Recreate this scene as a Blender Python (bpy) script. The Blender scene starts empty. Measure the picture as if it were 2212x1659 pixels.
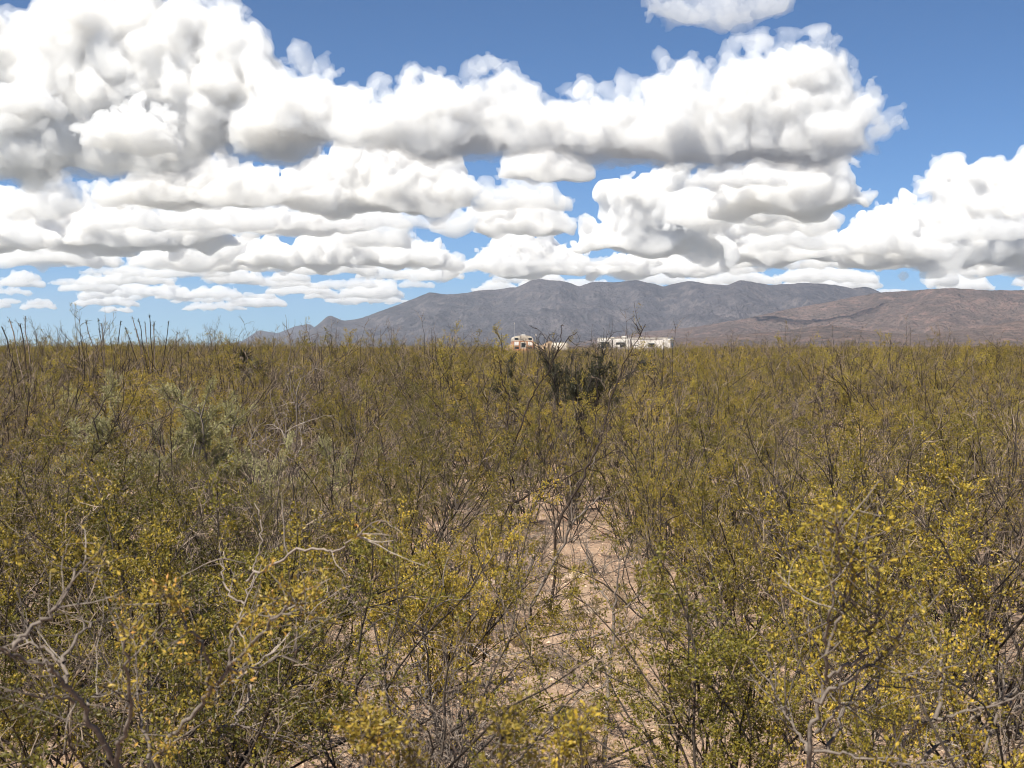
import bpy, math, random
import numpy as np
from mathutils import Vector

# ---------------------------------------------------------------- camera, sky, sun, exposure
scene = bpy.context.scene
COL = scene.collection
CAM_Z = 1.65                      # eye height of the photographer (m)
FOC = 48.0                        # 48 mm on a 36 mm wide frame (a phone's 2x lens)
PITCH = math.radians(1.53)        # tilted slightly down
SUN_EL, SUN_AZ = math.radians(53), math.radians(-142)   # azimuth from +Y (view direction), negative = left: high sun behind the left shoulder

cam_data = bpy.data.cameras.new('camera')
cam_data.sensor_width = 36.0
cam_data.lens = FOC
cam_data.clip_start = 0.05
cam_data.clip_end = 60000
cam_data.dof.use_dof = True
cam_data.dof.focus_distance = 16.0
cam_data.dof.aperture_fstop = 12.0
cam = bpy.data.objects.new('camera', cam_data)
cam.location = (0, 0, CAM_Z)
cam.rotation_euler = (math.pi / 2 - PITCH, 0, 0)
COL.objects.link(cam)
scene.camera = cam

scene.render.engine = 'CYCLES'
scene.cycles.max_bounces = 11
scene.cycles.diffuse_bounces = 2
scene.cycles.glossy_bounces = 2
scene.cycles.transmission_bounces = 3
scene.cycles.transparent_max_bounces = 4
scene.cycles.volume_bounces = 9
scene.cycles.caustics_reflective = False
scene.cycles.caustics_refractive = False
scene.cycles.filter_width = 1.0
scene.cycles.sample_clamp_indirect = 4.0
scene.view_settings.view_transform = 'Standard'
scene.view_settings.look = 'None'
scene.view_settings.gamma = 1.0
scene.view_settings.exposure = 0.9
scene.view_settings.use_curve_mapping = False

sun_data = bpy.data.lights.new('sun', 'SUN')
sun_data.energy = 5.0
sun_data.angle = math.radians(0.53)
sun_data.color = (1.0, 0.93, 0.80)
sun = bpy.data.objects.new('sun', sun_data)
to_sun = Vector((math.sin(SUN_AZ) * math.cos(SUN_EL), math.cos(SUN_AZ) * math.cos(SUN_EL), math.sin(SUN_EL)))
sun.rotation_euler = (-to_sun).to_track_quat('-Z', 'Y').to_euler()
sun.location = to_sun * 50
COL.objects.link(sun)


class Net:
    """a small helper that writes node trees as arithmetic"""
    def __init__(self, tree):
        self.t = tree
        self.n = tree.nodes
        self.l = tree.links

    def put(self, sock, v):
        if isinstance(v, E):
            self.l.new(v.s, sock)
        elif isinstance(v, bpy.types.NodeSocket):
            self.l.new(v, sock)
        else:
            sock.default_value = v

    def math(self, op, a, b=None, c=None, clamp=False):
        nd = self.n.new('ShaderNodeMath')
        nd.operation = op
        nd.use_clamp = clamp
        self.put(nd.inputs[0], a)
        if b is not None:
            self.put(nd.inputs[1], b)
        if c is not None:
            self.put(nd.inputs[2], c)
        return E(self, nd.outputs[0])

    def step(self, v, lo, hi, olo=0.0, ohi=1.0, kind='SMOOTHSTEP'):
        nd = self.n.new('ShaderNodeMapRange')
        nd.interpolation_type = kind
        for k, x in zip(('Value', 'From Min', 'From Max', 'To Min', 'To Max'), (v, lo, hi, olo, ohi)):
            self.put(nd.inputs[k], x)
        return E(self, nd.outputs['Result'])

    def curve(self, v, pts):
        nd = self.n.new('ShaderNodeFloatCurve')
        c = nd.mapping.curves[0]
        while len(c.points) > 2:
            c.points.remove(c.points[-1])
        c.points[0].location = pts[0]
        c.points[1].location = pts[-1]
        for p in pts[1:-1]:
            c.points.new(*p)
        nd.mapping.extend = 'HORIZONTAL'
        nd.mapping.update()
        self.put(nd.inputs['Value'], v)
        return E(self, nd.outputs[0])

    def vec(self, x, y, z):
        nd = self.n.new('ShaderNodeCombineXYZ')
        for i, v in enumerate((x, y, z)):
            self.put(nd.inputs[i], v)
        return nd.outputs[0]

    def noise(self, vec, scale, detail=4, rough=0.55, lac=2.0, kind='FBM', dims='3D', color=False, norm=True):
        nd = self.n.new('ShaderNodeTexNoise')
        nd.noise_dimensions = dims
        nd.noise_type = kind
        nd.normalize = norm
        self.put(nd.inputs['Vector'], vec)
        nd.inputs['Scale'].default_value = scale
        nd.inputs['Detail'].default_value = detail
        nd.inputs['Roughness'].default_value = rough
        nd.inputs['Lacunarity'].default_value = lac
        return nd.outputs['Color'] if color else E(self, nd.outputs[0])

    def mix(self, f, a, b, blend='MIX'):
        nd = self.n.new('ShaderNodeMix')
        nd.data_type = 'RGBA'
        nd.blend_type = blend
        self.put(nd.inputs[0], f)
        for i, v in ((6, a), (7, b)):
            self.put(nd.inputs[i], (*v, 1.0) if isinstance(v, tuple) and len(v) == 3 else v)
        return nd.outputs[2]

    def ramp(self, f, stops, mode='LINEAR'):
        nd = self.n.new('ShaderNodeValToRGB')
        el = nd.color_ramp.elements
        nd.color_ramp.interpolation = mode
        while len(el) < len(stops):
            el.new(0.5)
        for e, (p, c) in zip(el, stops):
            e.position = p
            e.color = (*c, 1.0)
        self.put(nd.inputs[0], f)
        return nd.outputs[0]


class E:
    def __init__(self, net, s):
        self.net, self.s = net, s

    def __add__(self, o): return self.net.math('ADD', self, o)
    __radd__ = __add__
    def __sub__(self, o): return self.net.math('SUBTRACT', self, o)
    def __rsub__(self, o): return self.net.math('SUBTRACT', o, self)
    def __mul__(self, o): return self.net.math('MULTIPLY', self, o)
    __rmul__ = __mul__
    def __truediv__(self, o): return self.net.math('DIVIDE', self, o)


# ---------------------------------------------------------------- world: clear desert sky
world = bpy.data.worlds.new('World')
scene.world = world
world.use_nodes = True
W = Net(world.node_tree)
W.n.clear()
sky = W.n.new('ShaderNodeTexSky')
sky.sky_type = 'NISHITA'
sky.sun_disc = False
sky.sun_elevation = SUN_EL
sky.sun_rotation = SUN_AZ
sky.altitude = 1400
sky.air_density = 0.65
sky.dust_density = 0.25
sky.ozone_density = 10.0
SKY_STRENGTH = 0.062

bg = W.n.new('ShaderNodeBackground')
bg.inputs['Strength'].default_value = SKY_STRENGTH
W.l.new(W.mix(1.0, sky.outputs[0], (0.82, 1.0, 0.99), 'MULTIPLY'), bg.inputs['Color'])
out = W.n.new('ShaderNodeOutputWorld')
W.l.new(bg.outputs[0], out.inputs[0])

# ---------------------------------------------------------------- helpers
RNG = np.random.default_rng(20260)
PXT = 2212 / 0.75                 # the photograph at 2212 px across: pixels per unit of tangent
HZ = 751                          # its horizon line
def ux(x): return (x - 1106) / PXT
def vy(y): return (HZ - y) / PXT

def tag(o, label=None, category=None, group=None, kind=None):
    for k, v in (('label', label), ('category', category), ('group', group), ('kind', kind)):
        if v:
            o[k] = v
    return o

def mesh_from(name, verts, faces=None, quads=None, tris=None, smooth=False, mats=()):
    """verts (n,3); faces as python lists or numpy arrays quads (m,4) / tris (m,3)"""
    me = bpy.data.meshes.new(name)
    verts = np.asarray(verts, np.float32)
    if faces is not None:
        me.from_pydata(verts.tolist(), [], faces)
    else:
        q = np.zeros((0, 4), np.int32) if quads is None else np.asarray(quads, np.int32)
        t = np.zeros((0, 3), np.int32) if tris is None else np.asarray(tris, np.int32)
        me.vertices.add(len(verts))
        me.vertices.foreach_set('co', verts.ravel())
        me.loops.add(q.size + t.size)
        me.loops.foreach_set('vertex_index', np.concatenate([q.ravel(), t.ravel()]))
        me.polygons.add(len(q) + len(t))
        starts = np.concatenate([np.arange(len(q)) * 4, q.size + np.arange(len(t)) * 3]).astype(np.int32)
        me.polygons.foreach_set('loop_start', starts)
    for m in mats:
        me.materials.append(m)
    me.polygons.foreach_set('use_smooth', np.full(len(me.polygons), smooth))
    me.update(calc_edges=True)
    return me

def obj(name, me, parent=None, loc=(0, 0, 0), rz=0.0, scale=None):
    o = bpy.data.objects.new(name, me)
    o.location = loc
    o.rotation_euler = (0, 0, rz)
    if scale is not None:
        o.scale = scale if hasattr(scale, '__len__') else (scale,) * 3
    if parent is not None:
        o.parent = parent
    COL.objects.link(o)
    return o

def material(name):
    m = bpy.data.materials.new(name)
    m.use_nodes = True
    n = Net(m.node_tree)
    n.n.clear()
    n.outp = n.n.new('ShaderNodeOutputMaterial')
    return m, n

def principled(n, color, rough=0.8, spec=0.3, metal=0.0, normal=None):
    p = n.n.new('ShaderNodeBsdfPrincipled')
    n.put(p.inputs['Base Color'], (*color, 1.0) if isinstance(color, tuple) else color)
    n.put(p.inputs['Roughness'], rough)
    p.inputs['Specular IOR Level'].default_value = spec
    p.inputs['Metallic'].default_value = metal
    if normal is not None:
        n.l.new(normal, p.inputs['Normal'])
    return p

def bump(n, h, strength, dist):
    b = n.n.new('ShaderNodeBump')
    b.inputs['Strength'].default_value = strength
    b.inputs['Distance'].default_value = dist
    n.put(b.inputs['Height'], h)
    return b.outputs[0]

def coords(n, kind='Object'):
    return n.n.new('ShaderNodeTexCoord').outputs[kind]

def plain(name, color, rough=0.7, spec=0.3, metal=0.0, var=0.25, scale=3.0):
    """a plain painted or weathered surface: base colour with soft blotches"""
    m, n = material(name)
    f = n.noise(coords(n), scale, 5, 0.6)
    col = n.mix(n.step(f, 0.3, 0.7), tuple(x * (1 - var) for x in color), tuple(min(x * (1 + var * 0.4), 1) for x in color))
    n.l.new(principled(n, col, rough, spec, metal).outputs[0], n.outp.inputs[0])
    return m

# ---------------------------------------------------------------- fractal fields
def band_noise(shape, freq, rng):
    """smooth random field with features of about `freq` cells, unit variance (made by filtering white noise)"""
    w = rng.standard_normal(shape).astype(np.float32)
    f = np.fft.rfftn(w)
    ks = np.meshgrid(*[np.fft.fftfreq(s) for s in shape[:-1]], np.fft.rfftfreq(shape[-1]), indexing='ij')
    k = np.sqrt(sum(x * x for x in ks)).astype(np.float32) * freq
    f *= (k * np.exp(-(k - 0.0) ** 2 * 1.6)) ** 1.0
    r = np.fft.irfftn(f, s=shape).astype(np.float32)
    return r / r.std()

def surface_nets(F):
    """iso-surface F = 0 (inside positive) of a 3D array, in cell units"""
    s = F > 0
    nx, ny, nz = F.shape
    cell = np.zeros((nx - 1, ny - 1, nz - 1), np.int8)
    cs = [(i, j, k) for i in (0, 1) for j in (0, 1) for k in (0, 1)]
    for i, j, k in cs:
        cell += s[i:nx - 1 + i, j:ny - 1 + j, k:nz - 1 + k]
    act = (cell > 0) & (cell < 8)
    idx = -np.ones(act.shape, np.int32)
    P = np.argwhere(act)
    idx[act] = np.arange(len(P))
    acc = np.zeros((len(P), 3), np.float32)
    cnt = np.zeros(len(P), np.float32)
    for a in range(3):
        for c0 in cs:
            if c0[a]:
                continue
            c1 = list(c0); c1[a] = 1
            f0 = F[P[:, 0] + c0[0], P[:, 1] + c0[1], P[:, 2] + c0[2]]
            f1 = F[P[:, 0] + c1[0], P[:, 1] + c1[1], P[:, 2] + c1[2]]
            x = (f0 > 0) != (f1 > 0)
            t = np.where(x, f0 / np.where(x, f0 - f1, 1), 0)
            q = np.tile(np.array(c0, np.float32), (len(P), 1))
            q[:, a] += t
            acc[x] += q[x]
            cnt[x] += 1
    V = P + acc / cnt[:, None]
    quads = []
    for a in range(3):
        b, c_ = (a + 1) % 3, (a + 2) % 3
        sl0 = [slice(1, -1)] * 3; sl0[a] = slice(0, -1)
        sl1 = [slice(1, -1)] * 3; sl1[a] = slice(1, None)
        s0, s1 = s[tuple(sl0)], s[tuple(sl1)]
        E_ = np.argwhere(s0 != s1)
        flip = s0[s0 != s1]
        off = np.ones(3, int); off[a] = 0
        E_ = E_ + off
        def at(db, dc):
            p = E_.copy(); p[:, b] -= db; p[:, c_] -= dc
            return idx[p[:, 0], p[:, 1], p[:, 2]]
        q = np.stack([at(1, 1), at(0, 1), at(0, 0), at(1, 0)], 1)
        q[~flip] = q[~flip][:, ::-1]
        quads.append(q)
    return V, np.concatenate(quads)

# ---------------------------------------------------------------- ground: one sheet to the horizon, gently uneven near the camera
def lattice(x, y, seed):
    """smooth 2D gradient noise, about -1..1"""
    r = np.random.default_rng(seed)
    perm = r.permutation(256)
    ang = r.random(256) * 2 * np.pi
    xi, yi = np.floor(x).astype(int), np.floor(y).astype(int)
    xf, yf = x - xi, y - yi
    def g(i, j, fx, fy):
        a = ang[perm[(perm[i & 255] + j) & 255]]
        return np.cos(a) * fx + np.sin(a) * fy
    u, v = (t * t * t * (t * (t * 6 - 15) + 10) for t in (xf, yf))
    a = g(xi, yi, xf, yf) * (1 - u) + g(xi + 1, yi, xf - 1, yf) * u
    b = g(xi, yi + 1, xf, yf - 1) * (1 - u) + g(xi + 1, yi + 1, xf - 1, yf - 1) * u
    return (a * (1 - v) + b * v) * 1.5

def fbm(x, y, oct_, seed, gain=0.5, ridged=False):
    s, a, t = np.zeros_like(x), 1.0, 0.0
    for o in range(oct_):
        n = lattice(x * 2 ** o, y * 2 ** o, seed + o)
        s = s + a * ((1 - np.abs(n)) if ridged else n)
        t += a
        a *= gain
    return s / t

def ground_z(x, y):
    x, y = np.asarray(x, float), np.asarray(y, float)
    r = np.hypot(x, y)
    fade = np.clip(1.5 - r / 120, 0, 1)
    return (0.05 * lattice(x * 0.35 + 9, y * 0.35, 3) + 0.018 * lattice(x * 1.7, y * 1.7, 4)) * fade

def gz(x, y):
    return float(ground_z(np.array([x]), np.array([y]))[0])

m_ground, n_ = material('desert_gravel_soil')
co_ = coords(n_)
f1 = n_.noise(co_, 0.9, 4, 0.6)
f2 = n_.noise(co_, 38.0, 4, 0.65)
f3 = n_.noise(co_, 140.0, 3, 0.6)
col_ = n_.mix(n_.step(f1, 0.3, 0.7), (0.32, 0.205, 0.145), (0.42, 0.295, 0.21))
col_ = n_.mix(n_.step(f2, 0.35, 0.7), col_, (0.47, 0.355, 0.265))
col_ = n_.mix(n_.step(f3, 0.50, 0.66, 0.0, 0.75), col_, (0.24, 0.15, 0.105))
vl_ = n_.n.new('ShaderNodeVectorMath'); vl_.operation = 'LENGTH'
n_.l.new(co_, vl_.inputs[0])
far_ = n_.step(E(n_, vl_.outputs['Value']), 150.0, 600.0)
col_ = n_.mix(far_, col_, n_.mix(n_.noise(co_, 0.02, 4), (0.12, 0.115, 0.085), (0.17, 0.155, 0.125)))
nb_ = bump(n_, f3 * 0.8 + f2, 0.9, 0.018)
n_.l.new(principled(n_, col_, 0.95, 0.15, normal=nb_).outputs[0], n_.outp.inputs[0])

gx = np.concatenate([-np.geomspace(90000, 30, 40), np.linspace(-28, 28, 150), np.geomspace(30, 90000, 40)])
gy = np.concatenate([[-90000, -20000, -4000, -600, -100, -30, -10], np.linspace(-3, 30, 110), np.geomspace(31, 90000, 60)])
GX, GY = np.meshgrid(gx, gy, indexing='ij')
gv = np.stack([GX, GY, ground_z(GX, GY)], -1).reshape(-1, 3)
i_, j_ = np.meshgrid(np.arange(len(gx) - 1), np.arange(len(gy) - 1), indexing='ij')
k_ = (i_ * len(gy) + j_).ravel()
ground = obj('ground', mesh_from('ground', gv, quads=np.stack([k_, k_ + len(gy), k_ + len(gy) + 1, k_ + 1], 1), smooth=True, mats=[m_ground]))
tag(ground, 'pinkish tan gravelly desert soil between the bushes', kind='structure')

# ---------------------------------------------------------------- mountains
def rock_material(name, lo, hi, red, speck):
    m, n = material(name)
    c0 = coords(n)
    a = n.noise(c0, 0.0016, 6, 0.62)
    b = n.noise(c0, 0.012, 5, 0.65)
    d = n.noise(c0, 0.05, 3, 0.7)
    geo = n.n.new('ShaderNodeNewGeometry')
    sp_ = n.n.new('ShaderNodeSeparateXYZ')
    n.l.new(geo.outputs['Normal'], sp_.inputs[0])
    steep = n.step(E(n, sp_.outputs[2]), 0.93, 0.72)
    col = n.mix(n.step(a, 0.35, 0.65), lo, hi)
    col = n.mix(n.step(b, 0.45, 0.68) * 0.7, col, red)
    col = n.mix(steep * n.step(b, 0.35, 0.6) * 0.6, col, tuple(x * 1.25 for x in red))
    col = n.mix(n.step(d, 0.50, 0.62) * 0.65, col, speck)
    nb = bump(n, d + b * 2.0, 1.0, 30.0)
    n.l.new(principled(n, col, 1.0, 0.0, normal=nb).outputs[0], n.outp.inputs[0])
    return m

def ridge(name, label, R, width, prof, mat, seed, nu=700, nr=150, spur=0.55, cell=900.0):
    """a mountain ridge at distance R whose crest follows the line `prof` (picture px); spurs and gullies run down to the plain"""
    xs = np.array([p[0] for p in prof], float)
    ys = np.array([p[1] for p in prof], float)
    X = np.linspace(xs[0], xs[-1], nu)
    H = np.interp(X, xs, vy(ys))
    ker = np.hanning(9); ker /= ker.sum()
    H = np.convolve(np.pad(H, 4, 'edge'), ker, 'valid')
    u = ux(X)
    H = H + 0.0007 * fbm(u * 130, u * 0 + seed, 4, seed, 0.6) * np.clip(H / 0.02, 0, 1)
    s = np.concatenate([np.linspace(-1, 0, nr), np.linspace(0, 1, nr // 4)[1:] * 0.8])
    Ug, Sg = np.meshgrid(u, s, indexing='ij')
    # the crest wanders towards and away from the viewer, spurs reach forward
    sway = fbm(Ug * 9 + seed, Ug * 0 + 1.3, 3, seed + 40)
    wd = width * np.where(Sg < 0, 1.0, 0.8)
    r = R + sway * width * 0.25 + Sg * wd
    x, y = r * Ug, r
    g = np.clip(1 - np.abs(Sg), 0, 1)
    gg = g ** 1.55
    w1_, w2_ = fbm(x / cell * .7, y / cell * .7, 3, seed + 5), fbm(x / cell * .7 + 7, y / cell * .7, 3, seed + 6)
    rd = fbm(x / cell + 0.5 * w1_, y / cell * 0.55 + 0.5 * w2_, 6, seed + 9, 0.6, ridged=True)
    rd = np.clip((rd - 0.42) / 0.45, 0, 1)
    crest = np.interp(Ug.ravel(), u, H).reshape(Ug.shape) * R
    body = gg * (1 - spur * (1 - rd) * np.clip((1 - g) * 3.2, 0, 1) ** 0.8)
    z = crest * (r / R) * np.where(Sg < 0, body, gg)
    z = z + crest * 0.17 * (fbm(x / 330, y / 330, 5, seed + 20, 0.55) * np.clip((1 - g) * 4, 0, 1) * np.clip(g * 4, 0, 1))
    z = np.maximum(z, 0) - 2.0 * (g < 0.001) - 1.0
    V = np.stack([x, y, z + CAM_Z * g], -1).reshape(-1, 3)
    ns = len(s)
    i, j = np.meshgrid(np.arange(nu - 1), np.arange(ns - 1), indexing='ij')
    k = (i * ns + j).ravel()
    o = obj(name, mesh_from(name, V, quads=np.stack([k, k + ns, k + ns + 1, k + 1], 1), smooth=True, mats=[mat]))
    return tag(o, label, kind='structure')

m_far = rock_material('mountain_rock_grey', (0.056, 0.055, 0.066), (0.090, 0.085, 0.096), (0.145, 0.128, 0.130), (0.034, 0.035, 0.040))
m_red = rock_material('mountain_rock_reddish', (0.095, 0.075, 0.070), (0.145, 0.110, 0.098), (0.25, 0.165, 0.14), (0.05, 0.045, 0.038))
ridge('hills', 'low far bluish hills at the left foot of the range', 17000, 2600,
      [(470, 748), (525, 736), (560, 713), (600, 720), (640, 704), (668, 700), (690, 712), (730, 728), (800, 740), (900, 748)], m_far, 3, nu=260, nr=60, cell=900)
ridge('mountain_range', 'long grey mountain range with a jagged crest on the horizon', 10500, 4200,
      [(560, 748), (620, 738), (660, 722), (690, 699), (706, 684), (714, 680), (724, 686), (742, 693), (775, 689), (850, 662), (900, 643), (928, 631), (960, 636), (1000, 634), (1040, 627), (1080, 625), (1120, 619), (1150, 605), (1168, 603), (1225, 609), (1250, 619), (1280, 609), (1330, 610), (1375, 605), (1405, 612), (1432, 619), (1470, 610), (1492, 607), (1530, 614), (1570, 616), (1600, 605), (1640, 612), (1665, 616), (1740, 611), (1800, 615), (1840, 623), (1872, 619), (1900, 632), (2050, 640), (2600, 640)],
      m_far, 11, nu=820, nr=110, cell=1150, spur=0.85)
ridge('mountain_slope', 'lower reddish brown mountain slope at the right of the range', 7200, 3000,
      [(1180, 749), (1260, 738), (1330, 727), (1400, 716), (1500, 706), (1600, 690), (1700, 668), (1780, 654), (1850, 640), (1900, 632), (1960, 628), (2050, 622), (2130, 627), (2212, 627), (2320, 615), (2600, 610)],
      m_red, 29, nu=520, nr=80, cell=850, spur=0.8)
ridge('foothills', 'rounded reddish foothills in front of the range', 4600, 1500,
      [(1230, 750), (1290, 742), (1350, 730), (1400, 726), (1460, 730), (1540, 728), (1620, 720), (1700, 714), (1760, 704), (1800, 702), (1870, 714), (1960, 722), (2050, 716), (2130, 704), (2212, 690), (2320, 680), (2600, 690)],
      m_red, 33, nu=420, nr=60, cell=420, spur=0.45)

# ---------------------------------------------------------------- the air between here and the mountains
m_haze, n_ = material('desert_haze')
pv = n_.n.new('ShaderNodeVolumePrincipled')
pv.inputs['Color'].default_value = (0.72, 0.82, 1.0, 1)
pv.inputs['Density'].default_value = 3.2e-5
pv.inputs['Anisotropy'].default_value = 0.2
n_.l.new(pv.outputs[0], n_.outp.inputs['Volume'])
hx, hy0, hy1, hz0, hz1 = 20000.0, -4000.0, 22500.0, -4.0, 760.0
haze = obj('haze', mesh_from('haze', [(-hx, hy0, hz0), (hx, hy0, hz0), (hx, hy1, hz0), (-hx, hy1, hz0), (-hx, hy0, hz1), (hx, hy0, hz1), (hx, hy1, hz1), (-hx, hy1, hz1)],
           faces=[(0, 3, 2, 1), (4, 5, 6, 7), (0, 1, 5, 4), (1, 2, 6, 5), (2, 3, 7, 6), (3, 0, 4, 7)], mats=[m_haze]))
tag(haze, 'thin pale blue air that veils the distant mountains', kind='stuff')

# ---------------------------------------------------------------- clouds: cumulus with flat bases at one height, receding to the horizon
def vapour(name, density):
    m, n = material(name)
    v = n.n.new('ShaderNodeVolumeScatter')
    v.inputs['Color'].default_value = (0.842, 0.864, 0.898, 1)
    v.inputs['Density'].default_value = density
    v.inputs['Anisotropy'].default_value = 0.0
    n.l.new(v.outputs[0], n.outp.inputs['Volume'])
    return m
m_cloud = vapour('cloud_core_vapour', 0.012)
m_fringe = vapour('cloud_fringe_vapour', 0.0045)
m_mid = vapour('cloud_vapour', 0.0135)
m_thin = vapour('thin_cloud_vapour', 0.0075)

def fast_size(n):
    while True:
        m = n
        for p in (2, 3, 5):
            while m % p == 0:
                m //= p
        if m == 1:
            return n
        n += 1

def largest_pieces(V, Q, share=0.02):
    """drops the loose specks that the noise pinches off"""
    lab = np.arange(len(V))
    while True:
        m = lab[Q].min(1)
        new = lab.copy()
        for j in range(4):
            np.minimum.at(new, Q[:, j], m)
        new = new[new]
        if (new == lab).all():
            break
        lab = new
    cnt = np.bincount(lab, minlength=len(V))
    keep = cnt[lab] > share * len(V)
    ren = np.cumsum(keep) - 1
    return V[keep], ren[Q[keep[Q[:, 0]]]]

def cloud(label, base, top, seed, px=6.2, rough=1.0, deep=0.8, alt=1500.0, rag=1.0, size=None, under=0.12, mat=None, fringe=False):
    """base, top: outline lines in picture pixels (x, y); the cloud stands where its flat base meets the height `alt`"""
    rng = np.random.default_rng(seed)
    xs0, xs1 = min(p[0] for p in top), max(p[0] for p in top)
    yb = max(p[1] for p in base)
    yt = min(p[1] for p in top)
    D = alt / vy(np.mean([p[1] for p in base]))
    tall = yb - yt
    size = size or min(max(tall * 0.6, 16), 105)
    pad = size * 0.45
    dep = min(max(tall * 1.2 * deep, 22), 220)
    nx, nz, ny = (fast_size(int((e + 2 * pad) / px)) for e in (xs1 - xs0, tall, dep))
    X = xs0 - pad + np.arange(nx) * px
    Z = yb + pad - np.arange(nz) * px             # picture y, upward = falling
    Y = (np.arange(ny) * px - pad - dep / 2)
    b = np.interp(X, *zip(*base)).astype(np.float32)
    t = np.interp(X, *zip(*top)).astype(np.float32)
    sh = (nx, ny, nz)
    # billows at falling sizes; |n| gives round puffs with creases between them
    big = band_noise(sh, size / px * 1.6, rng)
    puff = 0.45 * big
    amp = 1.0
    fsz = size / px
    while fsz > 2.4:
        n = band_noise(sh, fsz, rng)
        puff += amp * (np.abs(n) - 0.8)
        amp *= 0.54
        fsz *= 0.5
    puff *= size * 0.25 * rough
    zz = Z[None, None, :]
    up = b[:, None, None] - zz                    # height over the base
    hh = np.maximum(b - t, 1)[:, None, None]
    rel = np.clip(up / hh, 0, 1)
    half = dep / 2 * np.sqrt(np.clip(1.05 - rel ** 2 * 0.9, 0.05, 1))
    # the lower front draws back under the swelling crown, so it lies in the cloud's own shade
    back = dep * 0.55 * under * np.clip(1 - rel / 0.6, 0, 1) ** 1.2
    k = size * 0.6
    def smin(a, c):
        h = np.clip(0.5 + 0.5 * (c - a) / k, 0, 1)
        return c * (1 - h) + a * h - k * h * (1 - h)
    F = smin(smin(zz - t[:, None, None], np.minimum(half - Y[None, :, None], half - back + Y[None, :, None])), np.minimum(X - xs0, xs1 - X)[:, None, None] * 1.1)
    F = F + size * 0.10 + puff * np.clip(up / (size * 0.5), 0.2, 1)
    # the base: flat on the whole, bulging and ragged in places
    F = np.minimum(F, up + big * (size * 0.10 * rag) + puff * 0.22)
    F[:, :, 0] = F[:, :, -1] = -1; F[:, 0] = F[:, -1] = -1; F[0] = F[-1] = -1
    def shell(field, drop):
        V, Q = largest_pieces(*surface_nets(field.astype(np.float32)), drop)
        xx = xs0 - pad + V[:, 0] * px             # picture units at that distance -> metres
        yy = (V[:, 1] * px - pad - dep / 2) / PXT * D + D
        zp = yb + pad - V[:, 2] * px
        return np.stack([ux(xx) * D, yy, vy(zp) * D + CAM_Z], 1), Q
    org = np.array([ux((xs0 + xs1) / 2) * D, D, alt])
    if mat is not None:                           # far or thin cloud: one body
        co, Q = shell(F, .02)
        o = obj('cloud', mesh_from('cloud', co - org, quads=Q, smooth=True, mats=[mat]), loc=org)
    elif not fringe:
        co, Q = shell(F, .05)
        o = obj('cloud', mesh_from('cloud', co - org, quads=Q, smooth=True, mats=[m_mid]), loc=org)
    else:                                         # a dense core in a thin ragged fringe
        o = obj('cloud', None, loc=org)
        rim = band_noise(sh, 7.0, rng) * size * .05 + np.abs(band_noise(sh, 3.6, rng)) * size * .035
        Fo = F + size * .05 + rim
        Fo[:, :, :2] = Fo[:, :, -2:] = -1; Fo[:, :2] = Fo[:, -2:] = -1; Fo[:2] = Fo[-2:] = -1
        for nm, fl, mt, dr in (('core', F - size * .09, m_cloud, .05), ('fringe', Fo, m_fringe, .05)):
            co, Q = shell(fl, dr)
            obj(nm, mesh_from(nm, co - org, quads=Q, smooth=True, mats=[mt]), o)
    tag(o, label, 'cloud', 'cumulus clouds')
    return o

def arch(x0, x1, yt, seed, n=7, yb=None, wob=0.35):
    """an uneven dome line between x0 and x1 for the lesser clouds"""
    r = random.Random(seed)
    pts = []
    for i in range(n + 1):
        f = i / n
        h = (1 - abs(2 * f - 1) ** 2.6) * (1 - wob * r.random())
        pts.append((x0 + (x1 - x0) * f, yb - (yb - yt) * max(h, 0.25)))
    return pts

def small(label, x0, x1, yt, yb, seed, **k):
    return cloud(label, [(x0, yb), (x1, yb)], arch(x0, x1, yt, seed, yb=yb, n=max(5, int((x1 - x0) / 45))), seed, **k)

cloud('huge grey-hearted cumulus filling the upper left corner of the sky',
      [(-260, 372), (0, 372), (350, 362), (500, 330), (660, 318)],
      [(-260, -70), (-60, -60), (-25, 0), (20, 60), (60, 62), (95, 20), (200, -40), (400, -20), (480, 40), (560, 75), (600, 115), (625, 170), (660, 260)], 11, px=6.2, deep=.45, rag=1.5, under=0.45, fringe=True)
cloud('long white rolling cumulus bank whose tall east end towers over the mountains',
      [(530, 300), (800, 318), (1300, 335), (1500, 345), (1860, 342)],
      [(525, 235), (560, 210), (600, 190), (650, 158), (700, 160), (740, 190), (790, 232), (830, 215), (880, 192), (950, 198), (1000, 190), (1100, 188), (1180, 228), (1240, 206), (1340, 200), (1392, 222), (1420, 185), (1480, 142), (1530, 165), (1570, 122), (1620, 112), (1660, 122), (1750, 104), (1800, 120), (1840, 160), (1865, 230)], 2, px=5.2, deep=.55, rough=.9, fringe=True)
cloud('small lone white cloud at the top edge of the blue sky',
      [(1400, 30), (1450, 52), (1560, 64), (1640, 48), (1710, 8)], [(1400, 0), (1440, -6), (1500, 6), (1570, -14), (1700, -20), (1712, -10)], 5, px=2.8, size=34, rough=1.25, rag=2.2, mat=m_thin)
small('bright white puff against the grey heart of the upper left cumulus', -40, 132, 165, 252, 6, px=4.2)
small('twin white puffs low in front of the big left cumulus', 185, 385, 215, 318, 7, px=4.2)
small('tiny torn cloud scrap in the blue beside the tall tower', 1832, 1900, 222, 270, 8, px=1.6, rough=.9, size=14, mat=m_thin)
cloud('grey-based cumulus under the tall white tower',
      [(1540, 458), (1860, 456)], [(1540, 395), (1600, 380), (1690, 350), (1720, 322), (1800, 312), (1820, 370), (1860, 405)], 3)
small('pale flat cumulus between the tower base and the grey bank', 1480, 1700, 345, 402, 9)
small('white shoulder of cumulus left of the small blue gap over the range', 1080, 1280, 280, 384, 10)
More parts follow.
